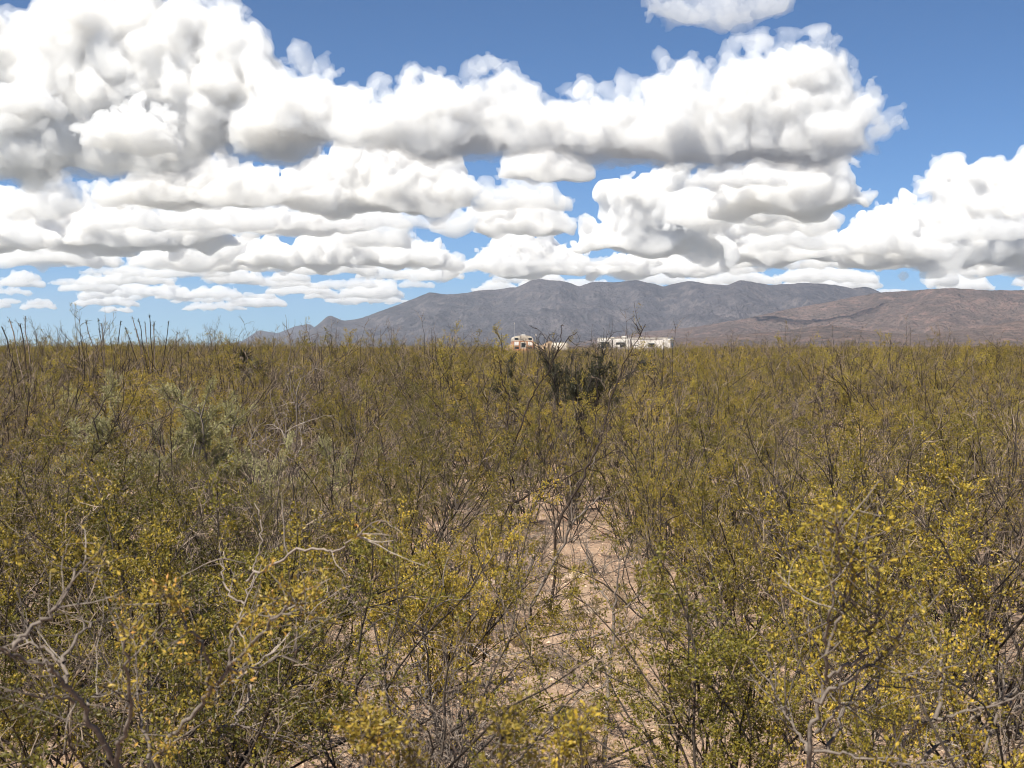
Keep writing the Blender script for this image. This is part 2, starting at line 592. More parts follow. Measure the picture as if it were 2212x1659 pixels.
cloud('broad grey cumulus with dark flat base in mid sky',
      [(660, 455), (980, 455)], [(660, 400), (700, 345), (760, 318), (860, 308), (1000, 325), (1010, 380)], 4)
small('soft cream cumulus under the blue slit of the left sky', 200, 720, 328, 440, 12)
small('large soft cumulus above the middle of the mountain range', 1240, 1580, 345, 552, 13, deep=.5)
small('bright heaped cumulus left of the lower blue gap', 1020, 1235, 392, 506, 14)
cloud('bright cumulus heads entering at the right edge of the sky',
      [(1990, 566), (2400, 566)], [(1985, 440), (2012, 398), (2060, 372), (2120, 386), (2180, 362), (2240, 350), (2400, 380)], 15, fringe=True)
small('white cumulus shoulder sloping down beside the blue notch', 1800, 2010, 400, 560, 16, deep=.6)
small('tall cream tower among the middle clouds on the left', 360, 520, 402, 540, 17)
small('cream cumulus turret beside the left middle tower', 150, 380, 408, 536, 18)
small('wide pale cumulus at the left edge of mid sky', -160, 190, 395, 536, 19)
small('flat grey cumulus with a white head in the left middle sky', 500, 800, 425, 502, 20)
small('pale heap over the right foothills', 1560, 1850, 440, 566, 21)
small('long grey cumulus above the left end of the range', 500, 960, 478, 574, 22)
small('cream puffs low over the highest peak', 960, 1290, 496, 594, 23)
small('white flat-based cumulus low in the right sky', 1900, 2180, 500, 572, 24)
small('low cream heap over the middle peaks', 1270, 1560, 520, 596, 25)
r_ = random.Random(8)
HOLES = [(1215, 1305, 450, 520), (535, 700, 300, 342), (1240, 1340, 335, 375), (1850, 2010, 0, 470)]
fill_ = []
while len(fill_) < 24:                            # paler heaps behind, closing most of the gaps
    w, hgt = r_.uniform(130, 330), r_.uniform(55, 125)
    x, yb = r_.uniform(-200, 2300), r_.uniform(425, 585)
    if any(x + w > a and x < b and yb > c0 and yb - hgt < d for a, b, c0, d in HOLES):
        continue
    if yb - hgt < 345 or (x + w > 1840 and yb - hgt < 440) or any(abs(x - f[0]) < 100 and abs(yb - f[2]) < 34 for f in fill_):
        continue
    fill_.append((x, x + w, yb, yb - hgt))
low_ = []
tries_ = 0
while len(low_) < 66 and tries_ < 4000:           # small flat heaps towards the horizon
    tries_ += 1
    yb = r_.uniform(575, 686)
    k = (700 - yb) / 110
    w, hgt = r_.uniform(60, 250) * (.45 + .55 * k), r_.uniform(20, 58) * (.5 + .5 * k)
    x = r_.uniform(-150, 2320)
    if (x > 880 and yb > 645) or any(abs(x + w / 2 - (f[0] + f[1]) / 2) < (w + f[1] - f[0]) * .34 and abs(yb - f[2]) < 11 for f in low_):
        continue
    low_.append((x, x + w, yb, yb - hgt))
tries_ = 0
while len(low_) < 84 and tries_ < 3000:           # more of them over the open plain on the left
    tries_ += 1
    yb, x = r_.uniform(592, 692), r_.uniform(-150, 860)
    w, hgt = r_.uniform(50, 170), r_.uniform(12, 34)
    if any(abs(x + w / 2 - (f[0] + f[1]) / 2) < (w + f[1] - f[0]) * .3 and abs(yb - f[2]) < 9 for f in low_):
        continue
    low_.append((x, x + w, yb, yb - hgt))
ORDC = 'first second third fourth fifth sixth seventh eighth ninth tenth eleventh twelfth thirteenth fourteenth fifteenth sixteenth seventeenth eighteenth nineteenth twentieth 21st 22nd'.split()
BANDS = [(470, 'upper middle cloud layer'), (530, 'middle cloud layer'), (592, 'lower middle cloud layer'), (618, 'low cloud layer'), (645, 'lower cloud layer'), (700, 'lowest cloud layer over the horizon')]
SIDES = [(560, 'left'), (1106, 'left of centre'), (1660, 'right of centre'), (9999, 'right')]
count_ = {}
for far, group_ in ((False, fill_), (True, low_)):
    for x0, x1, yb, yt in sorted(group_):
        band = [n for lim, n in BANDS if yb < lim][0]
        side = [n for lim, n in SIDES if (x0 + x1) / 2 < lim][0]
        key = (far, band, side)
        count_[key] = count_.get(key, 0) + 1
        lab = '%s of the %s, %s, %s one' % ('small flat cumulus' if far else 'pale cumulus heap', band, side, ORDC[count_[key] - 1])
        small(lab, x0, x1, yt, yb, int(x0 * 7 + yb) + 3000, px=4.4 if far else 6.4, deep=1.1 if far else .7, mat=m_thin)

# ---------------------------------------------------------------- vehicles and camp, far out in the scrub
def box_mesh(name, sx, sy, sz, mat, bev=0.0, seg=2):
    """a box centred on x and y, standing on z = 0, edges rounded"""
    import bmesh
    bm = bmesh.new()
    bmesh.ops.create_cube(bm, size=1.0)
    for v in bm.verts:
        v.co = (v.co.x * sx, v.co.y * sy, (v.co.z + 0.5) * sz)
    if bev:
        bmesh.ops.bevel(bm, geom=list(bm.edges), offset=bev, segments=seg, affect='EDGES', profile=0.5)
    me = bpy.data.meshes.new(name)
    bm.to_mesh(me); bm.free()
    me.materials.append(mat)
    return me

def box(name, parent, lo, hi, mat, bev=0.0):
    c0 = [(a + b) / 2 for a, b in zip(lo, hi)]
    return obj(name, box_mesh(name, hi[0] - lo[0], hi[1] - lo[1], hi[2] - lo[2], mat, bev), parent, (c0[0], c0[1], lo[2]))

def wheel(parent, x, y, z, r, w, axis='Y'):
    import bmesh
    o = None
    for nm, rr, ww, mt in (('tyre', r, w, m_rubber), ('rim', r * 0.55, w * 1.06, m_steel)):
        bm = bmesh.new()
        bmesh.ops.create_cone(bm, cap_ends=True, segments=18, radius1=rr, radius2=rr, depth=ww)
        bmesh.ops.bevel(bm, geom=[e for e in bm.edges if e.is_boundary or len(e.link_faces) == 2 and e.calc_face_angle(0) > 1], offset=ww * 0.15, segments=2, affect='EDGES')
        me = bpy.data.meshes.new(nm); bm.to_mesh(me); bm.free()
        me.materials.append(mt)
        if nm == 'tyre':
            o = obj('wheel', me, parent, (x, y, z))
            o.rotation_euler = (math.pi / 2, 0, 0) if axis == 'Y' else (0, math.pi / 2, 0)
        else:
            obj('rim', me, o)
    return o

m_white = plain('trailer_white_fibreglass', (0.50, 0.48, 0.46), 0.45, 0.4, var=0.28, scale=0.9)
m_cream = plain('weathered_white_roof_paint', (0.44, 0.40, 0.34), 0.6, 0.3, var=0.2, scale=1.5)
m_trim = plain('grey_trim', (0.35, 0.34, 0.33), 0.5, 0.4)
m_rubber = plain('tyre_rubber', (0.03, 0.03, 0.03), 0.85, 0.2)
m_steel = plain('rim_steel', (0.45, 0.45, 0.45), 0.4, 0.5, 0.7)
m_rust = plain('faded_orange_bus_paint', (0.42, 0.22, 0.125), 0.6, 0.3, var=0.35, scale=2.0)
m_dark = plain('dark_opening', (0.03, 0.03, 0.032), 0.4, 0.4)
m_tan = plain('bare_tan_soil', (0.32, 0.235, 0.165), 0.95, 0.1, var=0.3, scale=1.2)
m_glass, n_ = material('tinted_window_glass')
n_.l.new(principled(n_, (0.02, 0.022, 0.025), 0.08, 0.6).outputs[0], n_.outp.inputs[0])
m_red = plain('red_lamp_lens', (0.35, 0.03, 0.02), 0.3, 0.5)
m_blind = plain('white_window_blind', (0.62, 0.6, 0.58), 0.8, 0.2)
m_black = plain('black_lettering', (0.02, 0.02, 0.02), 0.6, 0.2)

def framed_window(parent, x0, x1, z0, z1, y, blind=None):
    w = box('window', parent, (x0 - .05, y - .03, z0 - .05), (x1 + .05, y + .02, z1 + .05), m_trim, 0.01)
    p = box('pane', w, (0, 0, 0), (x1 - x0, .03, z1 - z0), m_glass)
    p.location = (0, -.035, .05)
    if blind:
        b0, b1, c0, c1 = blind
        q = box('blind', w, (0, 0, 0), ((x1 - x0) * (b1 - b0), .012, (z1 - z0) * (c1 - c0)), m_blind)
        q.location = ((x1 - x0) * ((b0 + b1) / 2 - .5), -.066, .05 + (z1 - z0) * c0)
    return w

# long white fifth-wheel trailer: local x along its side, -y faces the camera, x from 0 to 11.6
DR = 230.0
rv = obj('travel_trailer', None, loc=(ux(1290) * DR, DR, 0.0), rz=math.radians(-21))
tag(rv, 'long white travel trailer with dark windows standing beyond the scrub below the mountains', 'trailer')
Ls = 12.3
box('body', rv, (0, 0, 0.70), (Ls, 2.5, 3.20), m_white, 0.14)
box('roof', rv, (0.05, -.03, 3.16), (Ls - .08, 2.53, 3.28), m_cream, 0.05)
box('skirt', rv, (0.15, .05, 0.45), (Ls - 2.6, 2.45, 0.78), m_trim, 0.02)
box('nose', rv, (Ls - 1.4, .06, 1.25), (Ls + .35, 2.44, 3.12), m_white, 0.22)
box('awning_rail', rv, (0.3, -.07, 3.03), (Ls - 1.0, -.01, 3.10), m_trim, 0.01)
sl1 = box('slide_out', rv, (0.75, -.75, 0.95), (2.75, 0.02, 3.02), m_white, 0.05)
sl2 = box('slide_out', rv, (3.05, -.85, 0.95), (5.95, 0.02, 3.02), m_white, 0.05)
framed_window(rv, 1.0, 2.45, 1.55, 2.55, -.775)
framed_window(rv, 3.55, 5.15, 1.70, 2.50, -.875, blind=(0.0, 0.42, 0.0, 0.5))
framed_window(rv, 8.9, 9.9, 1.75, 2.35, -.02)
box('door', rv, (7.4, -.03, 0.85), (8.15, .03, 2.75), m_cream, 0.02)
e = box('window', rv, (Ls + .33, .7, 1.7), (Ls + .38, 1.5, 2.45), m_glass, 0.01)
ac = box('air_conditioner', rv, (3.9, .8, 3.28), (4.85, 1.7, 3.58), m_white, 0.06)
box('grille', ac, (-.3, -.47, .06), (.3, -.45, .2), m_trim)
box('roof_vent', rv, (2.2, .9, 3.28), (2.65, 1.35, 3.39), m_cream, 0.03)
box('roof_vent', rv, (7.2, 1.0, 3.28), (7.6, 1.4, 3.37), m_cream, 0.03)
for x in (6.6, 7.55):
    wheel(rv, x, 0.16, 0.38, 0.38, 0.24); wheel(rv, x, 2.34, 0.38, 0.38, 0.24)
box('landing_leg', rv, (10.2, .3, 0), (10.34, .44, 1.3), m_trim)
box('landing_leg', rv, (10.2, 2.06, 0), (10.34, 2.2, 1.3), m_trim)

# old bus seen from behind, roof white, sides faded orange
DB = 165.0
bus = obj('bus', None, loc=(ux(1130.5) * DB, DB, 0.0), rz=math.radians(2))
tag(bus, 'old school bus seen from behind, white roof over faded orange body', 'bus')
import bmesh
def bus_shell(z0, z1):
    """cross-section of the bus between two heights: straight sides, domed roof"""
    pts = []
    for i in range(21):
        a = math.pi * i / 20
        pts.append((1.20 * math.copysign(abs(math.cos(a)) ** 0.55, math.cos(a)), 2.42 + 0.68 * math.sin(a) ** 0.75))
    return pts
def extrude(name, pts, y0, y1, mat, parent):
    n = len(pts)
    v = [(x, y0, z) for x, z in pts] + [(x, y1, z) for x, z in pts]
    f = [tuple(range(n - 1, -1, -1)) if False else tuple(range(n)), tuple(range(2 * n - 1, n - 1, -1))]
    f += [(i, i + n, (i + 1) % n + n, (i + 1) % n) for i in range(n)]
    return obj(name, mesh_from(name, v, faces=f, mats=[mat]), parent)
extrude('roof', bus_shell(0, 0), 0, 9.6, m_cream, bus)
box('body', bus, (-1.2, 0.0, 0.65), (1.2, 9.6, 2.415), m_rust, 0.04)
box('band', bus, (-1.215, -.02, 2.38), (1.215, .05, 2.47), m_rust, 0.01)
for s in (-1, 1):
    w = box('window', bus, (s * .82 - .23, -.02, 2.56), (s * .82 + .23, .05, 2.82), m_glass, 0.03)
    box('panel', bus, (s * .83 - .27, -.03, 1.90), (s * .83 + .27, .02, 2.36), m_blind, 0.02)
    box('vent', bus, (s * .80 - .30, -.03, 1.48), (s * .80 + .30, .02, 1.76), m_dark, 0.02)
    lp = box('tail_lamp', bus, (s * .55 - .09, -.06, 1.25), (s * .55 + .09, .02, 1.43), m_red, 0.03)
    for y in (2.0, 7.6):
        wheel(bus, s * 1.02, y, 0.48, 0.48, 0.3, 'X')
door = box('door', bus, (-.42, -.035, 0.95), (.42, .02, 2.36), m_rust, 0.02)
box('door_frame', door, (-.36, -.03, .58), (.36, -.016, 1.36), m_cream)
box('pane', door, (-.24, -.045, .72), (.24, -.03, 1.26), m_glass)
box('bumper', bus, (-1.2, -.22, 0.55), (1.2, -.02, 0.80), m_black, 0.04)
box('roof_hatch', bus, (-.28, .3, 3.08), (.28, .95, 3.22), m_white, 0.05)
for word, wx in (('SCHOOL', -.30), ('BUS', .36)):
    tcv = bpy.data.curves.new('lettering', 'FONT')
    tcv.body = word
    tcv.size = 0.17
    tcv.align_x = 'CENTER'
    tcv.extrude = 0.004
    tmp = bpy.data.objects.new('lettering_source', tcv)
    COL.objects.link(tmp)
    bpy.context.view_layer.update()
    lme = bpy.data.meshes.new_from_object(tmp)
    bpy.data.objects.remove(tmp)
    lme.materials.clear(); lme.materials.append(m_black)
    lt = obj('lettering', lme, bus, (wx, -.012, 2.60))
    lt.rotation_euler = (math.pi / 2, 0, 0)

def mound(label, x, y, sx, sy, h, seed):
    n = 40
    a, b = np.meshgrid(np.linspace(-1, 1, n), np.linspace(-1, 1, n), indexing='ij')
    r = np.hypot(a, b)
    z = h * np.clip(1 - r ** 1.3, 0, 1) * (1 + 0.35 * fbm(a * 3 + seed, b * 3, 4, seed)) - 0.1 * (r >= 1)
    V = np.stack([a * sx, b * sy, z + 0.05 * h * fbm(a * 9, b * 9 + seed, 3, seed + 3)], -1).reshape(-1, 3)
    i, j = np.meshgrid(np.arange(n - 1), np.arange(n - 1), indexing='ij')
    k = (i * n + j).ravel()
    o = obj('dirt_mound', mesh_from('dirt_mound', V, quads=np.stack([k, k + n, k + n + 1, k + 1], 1), smooth=True, mats=[m_tan]), loc=(x, y, 0))
    return tag(o, label, 'dirt mound', 'dirt mounds beside the bus')
mound('tan dirt mound sloping down from the left side of the bus', ux(1114) * DB, DB + 4, 2.6, 3.5, 2.45, 5)
mound('tan dirt mound sloping down from the right side of the bus', ux(1152) * DB, DB + 4, 2.2, 3.5, 2.45, 6)
mound('lower pale dirt mound between the bus and the white van', ux(1185) * DB, DB + 7, 3.2, 3.0, 2.35, 7)

van = obj('van', None, loc=(ux(1212) * DB, DB + 1, 0), rz=math.radians(84))
tag(van, 'white van mostly hidden behind the dark bare shrub', 'van')
prof = [(-2.4, .45), (2.3, .45), (2.45, .9), (2.3, 1.25), (1.55, 1.4), (.85, 2.05), (.4, 2.20), (-2.1, 2.24), (-2.4, 2.05), (-2.45, .9)]
bm = bmesh.new()
fa = [bm.verts.new((x, -.95, z)) for x, z in prof]; fb = [bm.verts.new((x, .95, z)) for x, z in prof]
bm.faces.new(fa); bm.faces.new(fb[::-1])
for i in range(len(prof)):
    j = (i + 1) % len(prof); bm.faces.new((fa[j], fa[i], fb[i], fb[j]))
bmesh.ops.recalc_face_normals(bm, faces=bm.faces)
bmesh.ops.bevel(bm, geom=list(bm.edges), offset=.09, segments=3, affect='EDGES')
me = bpy.data.meshes.new('body'); bm.to_mesh(me); bm.free(); me.materials.append(m_white)
me.materials[0] = m_cream
obj('body', me, van)
for y in (-.97, .97):
    for x0, x1 in ((-2.0, -.9), (-.7, .3)):
        box('window', van, (x0, min(y, y * .97), 1.5), (x1, max(y, y * .97), 1.95), m_glass, 0.005)
    for x in (-1.5, 1.6):
        wheel(van, x, y * .9, .36, .36, .22)

def pole(label, x, y, h, r, head):
    root = obj('antenna_pole', None, loc=(x, y, 0))
    tag(root, label, 'antenna', 'antenna poles by the bus')
    box('mast', root, (-r, -r, 0), (r, r, h), m_steel, r * .3)
    box('antenna_head', root, (-head, -head, h), (head, head, h + head * 3), m_white, head * .4)
    return root
pole('tall thin antenna mast rising at the left side of the bus', ux(1111) * DB, DB - 1, 4.5, .022, .05)
pole('short pole with a white knob right of the bus', ux(1157) * DB, DB - 1, 3.0, .022, .09)

# ---------------------------------------------------------------- plants: woody skeletons of tapering tubes, thousands of small separate leaves
def leaf_material(name, stops, trans=0.24, gloss=0.45, tint=0.6):
    m, n = material(name)
    geo = n.n.new('ShaderNodeNewGeometry')
    oi = n.n.new('ShaderNodeObjectInfo')
    rnd = E(n, geo.outputs['Random Per Island'])
    orn = E(n, oi.outputs['Random'])
    f = n.math('ADD', rnd * 0.66, orn * 0.34, clamp=True)
    col = n.ramp(f, stops)
    hs = n.n.new('ShaderNodeHueSaturation')
    n.put(hs.inputs['Value'], orn * tint + (1 - tint * 0.5))
    n.l.new(col, hs.inputs['Color'])
    col = hs.outputs[0]
    p = principled(n, col, gloss, 0.28)
    t = n.n.new('ShaderNodeBsdfTranslucent')
    n.l.new(n.mix(0.5, col, (0.30, 0.26, 0.04), 'MIX'), t.inputs['Color'])
    mx = n.n.new('ShaderNodeMixShader')
    mx.inputs[0].default_value = trans
    n.l.new(p.outputs[0], mx.inputs[1]); n.l.new(t.outputs[0], mx.inputs[2])
    n.l.new(mx.outputs[0], n.outp.inputs[0])
    return m

def bark_material(name, stops, scale=60.0):
    m, n = material(name)
    geo = n.n.new('ShaderNodeNewGeometry')
    rnd = E(n, geo.outputs['Random Per Island'])
    nz = n.noise(coords(n), scale, 3, 0.6)
    col = n.ramp(n.math('ADD', rnd * 0.75, (nz - 0.5) * 0.9, clamp=True), stops)
    n.l.new(principled(n, col, 0.85, 0.2).outputs[0], n.outp.inputs[0])
    return m

M_LEAF = leaf_material('creosote_leaf', [(0.0, (0.068, 0.064, 0.014)), (0.35, (0.165, 0.136, 0.021)), (0.75, (0.30, 0.222, 0.030)), (0.93, (0.42, 0.29, 0.038)), (1.0, (0.50, 0.33, 0.05))])
M_LEAF_DARK = leaf_material('creosote_leaf_dark', [(0.0, (0.042, 0.045, 0.012)), (0.4, (0.100, 0.095, 0.017)), (0.8, (0.20, 0.165, 0.025)), (1.0, (0.34, 0.25, 0.035))])
M_LEAF_YELLOW = leaf_material('creosote_leaf_yellow', [(0.0, (0.095, 0.088, 0.016)), (0.4, (0.205, 0.172, 0.026)), (0.8, (0.33, 0.26, 0.038)), (1.0, (0.46, 0.35, 0.055))])
M_GOLD = leaf_material('acacia_golden_leaflet', [(0.0, (0.11, 0.092, 0.018)), (0.5, (0.225, 0.17, 0.028)), (0.85, (0.34, 0.24, 0.04)), (1.0, (0.44, 0.21, 0.06))])
M_PALE = leaf_material('pale_grey_green_leaf', [(0.0, (0.21, 0.20, 0.095)), (0.5, (0.33, 0.315, 0.155)), (1.0, (0.47, 0.44, 0.23))], trans=0.15, gloss=0.7)
M_DEEP = leaf_material('dark_green_leaf', [(0.0, (0.024, 0.027, 0.016)), (0.6, (0.046, 0.049, 0.028)), (1.0, (0.085, 0.08, 0.045))], trans=0.15)
M_STRAW = leaf_material('dry_straw', [(0.0, (0.20, 0.14, 0.08)), (0.6, (0.34, 0.26, 0.16)), (1.0, (0.48, 0.40, 0.28))], trans=0.2, gloss=0.8)
M_BARK = bark_material('creosote_bark', [(0.0, (0.032, 0.026, 0.022)), (0.28, (0.09, 0.072, 0.060)), (0.6, (0.28, 0.215, 0.165)), (1.0, (0.46, 0.375, 0.30))])
M_STEM = bark_material('creosote_stem', [(0.0, (0.018, 0.015, 0.013)), (0.5, (0.042, 0.034, 0.029)), (0.85, (0.09, 0.074, 0.062)), (1.0, (0.20, 0.17, 0.14))])
M_DEAD = bark_material('dead_grey_wood', [(0.0, (0.10, 0.085, 0.075)), (0.5, (0.24, 0.20, 0.175)), (1.0, (0.46, 0.41, 0.36))])
M_THORN = bark_material('dark_thorny_bark', [(0.0, (0.016, 0.012, 0.010)), (0.6, (0.045, 0.032, 0.026)), (1.0, (0.15, 0.105, 0.08))])
M_GREYBARK = bark_material('pale_grey_bark', [(0.0, (0.055, 0.045, 0.038)), (0.45, (0.15, 0.125, 0.108)), (0.8, (0.27, 0.235, 0.205)), (1.0, (0.40, 0.36, 0.32))], 70.0)


class Plant:
    def __init__(self, seed):
        self.r = np.random.default_rng(seed)
        self.tubes = []        # (points, radii)
        self.lp, self.ld, self.ls = [], [], []

    def unit(self):
        v = self.r.standard_normal(3)
        return v / np.linalg.norm(v)

    def shoot(self, p, d, length, n, wob=0.15, up=0.1, zig=0.0):
        """a wandering line from p along d"""
        p, d = np.array(p, float), np.array(d, float)
        pts = [p]
        st = length / n
        for i in range(n):
            d = d + self.r.standard_normal(3) * wob
            d[2] += up
            if zig:
                d = d + np.cross(d, (0, 0, 1)) * zig * (1 if i % 2 else -1)
            d = d / np.linalg.norm(d)
            p = p + d * st
            p[2] = max(p[2], 0.015)
            pts.append(p)
        return np.array(pts)

    def tube(self, pts, r0, r1):
        self.tubes.append((pts, np.linspace(r0, r1, len(pts))))

    def leaves_on(self, pts, step, per, size, t0=0.0, spread=0.012, along=0.5):
        """pairs of leaves along a line"""
        seg = np.linalg.norm(np.diff(pts, axis=0), axis=1)
        L = seg.sum()
        n = max(int(L * (1 - t0) / step), 1)
        s = np.repeat((t0 + (1 - t0) * (np.arange(n) + self.r.random(n)) / n) * L, per)
        cum = np.concatenate([[0], np.cumsum(seg)])
        P = np.stack([np.interp(s, cum, pts[:, k]) for k in range(3)], 1)
        k = np.clip(np.searchsorted(cum, s) - 1, 0, len(seg) - 1)
        T = (np.diff(pts, axis=0) / seg[:, None])[k]
        R = self.r.standard_normal((len(s), 3))
        R /= np.linalg.norm(R, axis=1)[:, None]
        R[:, 2] += 0.25
        D = R + T * along
        D /= np.linalg.norm(D, axis=1)[:, None]
        self.lp.append(P + R * (spread * self.r.random(len(s)))[:, None])
        self.ld.append(D)
        self.ls.append(size * self.r.uniform(0.6, 1.25, len(s)))

    def tuft(self, at, n, size, rad):
        R = self.r.standard_normal((n, 3))
        R /= np.linalg.norm(R, axis=1)[:, None]
        D = R + np.array([0, 0, .4])
        self.lp.append(np.asarray(at) + R * (rad * self.r.random(n) ** .5)[:, None])
        self.ld.append(D / np.linalg.norm(D, axis=1)[:, None])
        self.ls.append(size * self.r.uniform(.6, 1.2, n))

    def fork(self, pts, t, ang, ):
        """a start point on pts at fraction t and a direction ang (degrees) off the line"""
        i = min(int(t * (len(pts) - 1)), len(pts) - 2)
        f = t * (len(pts) - 1) - i
        p = pts[i] * (1 - f) + pts[i + 1] * f
        d = pts[i + 1] - pts[i]
        d = d / np.linalg.norm(d)
        s = np.cross(d, self.unit())
        s /= np.linalg.norm(s)
        a = math.radians(ang)
        return p, d * math.cos(a) + s * math.sin(a)

    def wood_mesh(self, name, mat, sides=3):
        V, Q, M, off = [], [], [], 0
        ca = np.arange(sides) * 2 * np.pi / sides
        for pts, rad in self.tubes:
            T = np.gradient(pts, axis=0)
            T /= np.linalg.norm(T, axis=1)[:, None] + 1e-9
            ref = np.array([0.31, 0.95, 0.05])
            A = np.cross(T, ref); A /= np.linalg.norm(A, axis=1)[:, None] + 1e-9
            B = np.cross(T, A)
            ring = pts[:, None] + rad[:, None, None] * (np.cos(ca)[None, :, None] * A[:, None] + np.sin(ca)[None, :, None] * B[:, None])
            n = len(pts)
            V.append(ring.reshape(-1, 3))
            i, j = np.meshgrid(np.arange(n - 1), np.arange(sides), indexing='ij')
            j2 = (j + 1) % sides
            Q.append(np.stack([i * sides + j, i * sides + j2, (i + 1) * sides + j2, (i + 1) * sides + j], -1).reshape(-1, 4) + off)
            off += n * sides
            M.append(np.full(len(Q[-1]), 1 if rad[0] < .0048 else 0, np.int32))
        mats = list(mat) if isinstance(mat, tuple) else [mat]
        me = mesh_from(name, np.concatenate(V), quads=np.concatenate(Q), smooth=True, mats=mats)
        if len(mats) > 1:
            me.polygons.foreach_set('material_index', np.concatenate(M))
        return me

    def leaf_arrays(self, wide=0.5):
        P, D, S = np.concatenate(self.lp), np.concatenate(self.ld), np.concatenate(self.ls)
        R = self.r.standard_normal(P.shape)
        A = np.cross(D, R); A /= np.linalg.norm(A, axis=1)[:, None] + 1e-9
        N = np.cross(D, A)
        S = S[:, None]
        w = wide * 0.5
        v = np.stack([P, P + D * S * 0.5 + A * S * w + N * S * 0.10, P + D * S, P + D * S * 0.5 - A * S * w + N * S * 0.10], 1)
        k = np.arange(len(P))[:, None] * 4
        return v.reshape(-1, 3), np.concatenate([k + np.array([[0, 1, 2]]), k + np.array([[0, 2, 3]])])

    def leaf_mesh(self, name, mat, wide=0.5):
        V, T = self.leaf_arrays(wide)
        return mesh_from(name, V, tris=T, mats=[mat])


def creosote(seed, h=1.5, stems=11, leafy=1.0, lean=1.0, size=0.0145, bare=0.22):
    """many stems from one foot; each stem's upper part is a plume of short leafy side shoots, with gaps between the plumes"""
    p = Plant(seed)
    r = p.r
    for s in range(stems):
        a = 2 * math.pi * (s + r.random()) / stems
        tilt = math.radians(r.uniform(5, 54)) * lean
        d = (math.cos(a) * math.sin(tilt), math.sin(a) * math.sin(tilt), math.cos(tilt))
        base = (math.cos(a) * r.uniform(.01, .10), math.sin(a) * r.uniform(.01, .10), -0.02)
        L = h * r.uniform(.66, 1.06) / max(math.cos(tilt), .8)
        st = p.shoot(base, d, L, 11, .16, .03, .05)
        p.tube(st, r.uniform(.0075, .0125), .0024)
        dead = r.random() < bare
        lines = [(st, .32)]
        for f in range(int(r.integers(1, 4))):                   # the stem forks once or twice
            q, dd = p.fork(st, r.uniform(.25, .7), r.uniform(20, 42))
            fk = p.shoot(q, dd, L * r.uniform(.28, .5), 8, .17, .04, .05)
            p.tube(fk, .0055, .0018)
            lines.append((fk, .2))
        for line, t0 in lines:
            green = not dead and r.random() > bare * .6
            LL = np.linalg.norm(np.diff(line, axis=0), axis=1).sum()
            for b in range(int(LL * r.uniform(9, 14))):
                t = t0 + (1 - t0) * r.random() ** .8
                q, dd = p.fork(line, t, r.uniform(24, 58))
                br = p.shoot(q, dd, h * r.uniform(.05, .15) * (1.25 - .5 * t), 4, .22, .05)
                p.tube(br, .0026, .001)
                for w in range(int(r.integers(2, 5))):
                    q2, d2 = p.fork(br, r.uniform(.25, 1.0), r.uniform(25, 65))
                    tw = p.shoot(q2, d2, r.uniform(.03, .10), 3, .25, .04)
                    p.tube(tw, .0014, .0007)
                    if green and r.random() < .9:
                        p.leaves_on(tw, .0125 / leafy, 2, size, 0.2)
                        p.tuft(tw[-1], int(r.uniform(5, 10) * leafy), size, .017)
                if green:
                    p.leaves_on(br, .014 / leafy, 2, size, 0.3)
                    p.tuft(br[-1], int(r.uniform(6, 12) * leafy), size, .02)
    return p

def thornbush(seed, h=1.9, stems=5, tufts=0.5):
    """tall sparse thorny shrub: dark wands, stiff side shoots, scattered golden tufts"""
    p = Plant(seed)
    r = p.r
    for s in range(stems):
        a = 2 * math.pi * (s + r.random()) / stems
        tilt = math.radians(r.uniform(5, 34))
        d = (math.cos(a) * math.sin(tilt), math.sin(a) * math.sin(tilt), math.cos(tilt))
        st = p.shoot((math.cos(a) * .05, math.sin(a) * .05, -.02), d, h * r.uniform(.7, 1.05), 14, .10, .015, .05)
        p.tube(st, r.uniform(.009, .014), .002)
        thorns(p, st)
        for b in range(int(r.integers(5, 9))):
            q, dd = p.fork(st, r.uniform(.2, .95), r.uniform(35, 70))
            br = p.shoot(q, dd, r.uniform(.15, .55), 7, .13, .03, .08)
            p.tube(br, .0042, .0013)
            thorns(p, br)
            for w in range(int(r.integers(2, 5))):
                q2, d2 = p.fork(br, r.uniform(.2, 1), r.uniform(35, 75))
                tw = p.shoot(q2, d2, r.uniform(.04, .16), 4, .15, .03, .1)
                p.tube(tw, .0017, .0008)
                if r.random() < tufts:
                    p.leaves_on(tw, .008, 3, .010, 0.1, .014)
            if r.random() < tufts:
                p.leaves_on(br, .014, 3, .010, 0.3, .014)
        if r.random() < tufts:
            p.leaves_on(st, .02, 3, .010, 0.5, .016)
    return p

def thorns(p, pts, every=0.03):
    L = np.linalg.norm(np.diff(pts, axis=0), axis=1).sum()
    for k in range(int(L / every)):
        q, d = p.fork(pts, p.r.random() * .97, 75)
        p.tube(np.array([q, q + d * p.r.uniform(.008, .018)]), .0012, .0003)

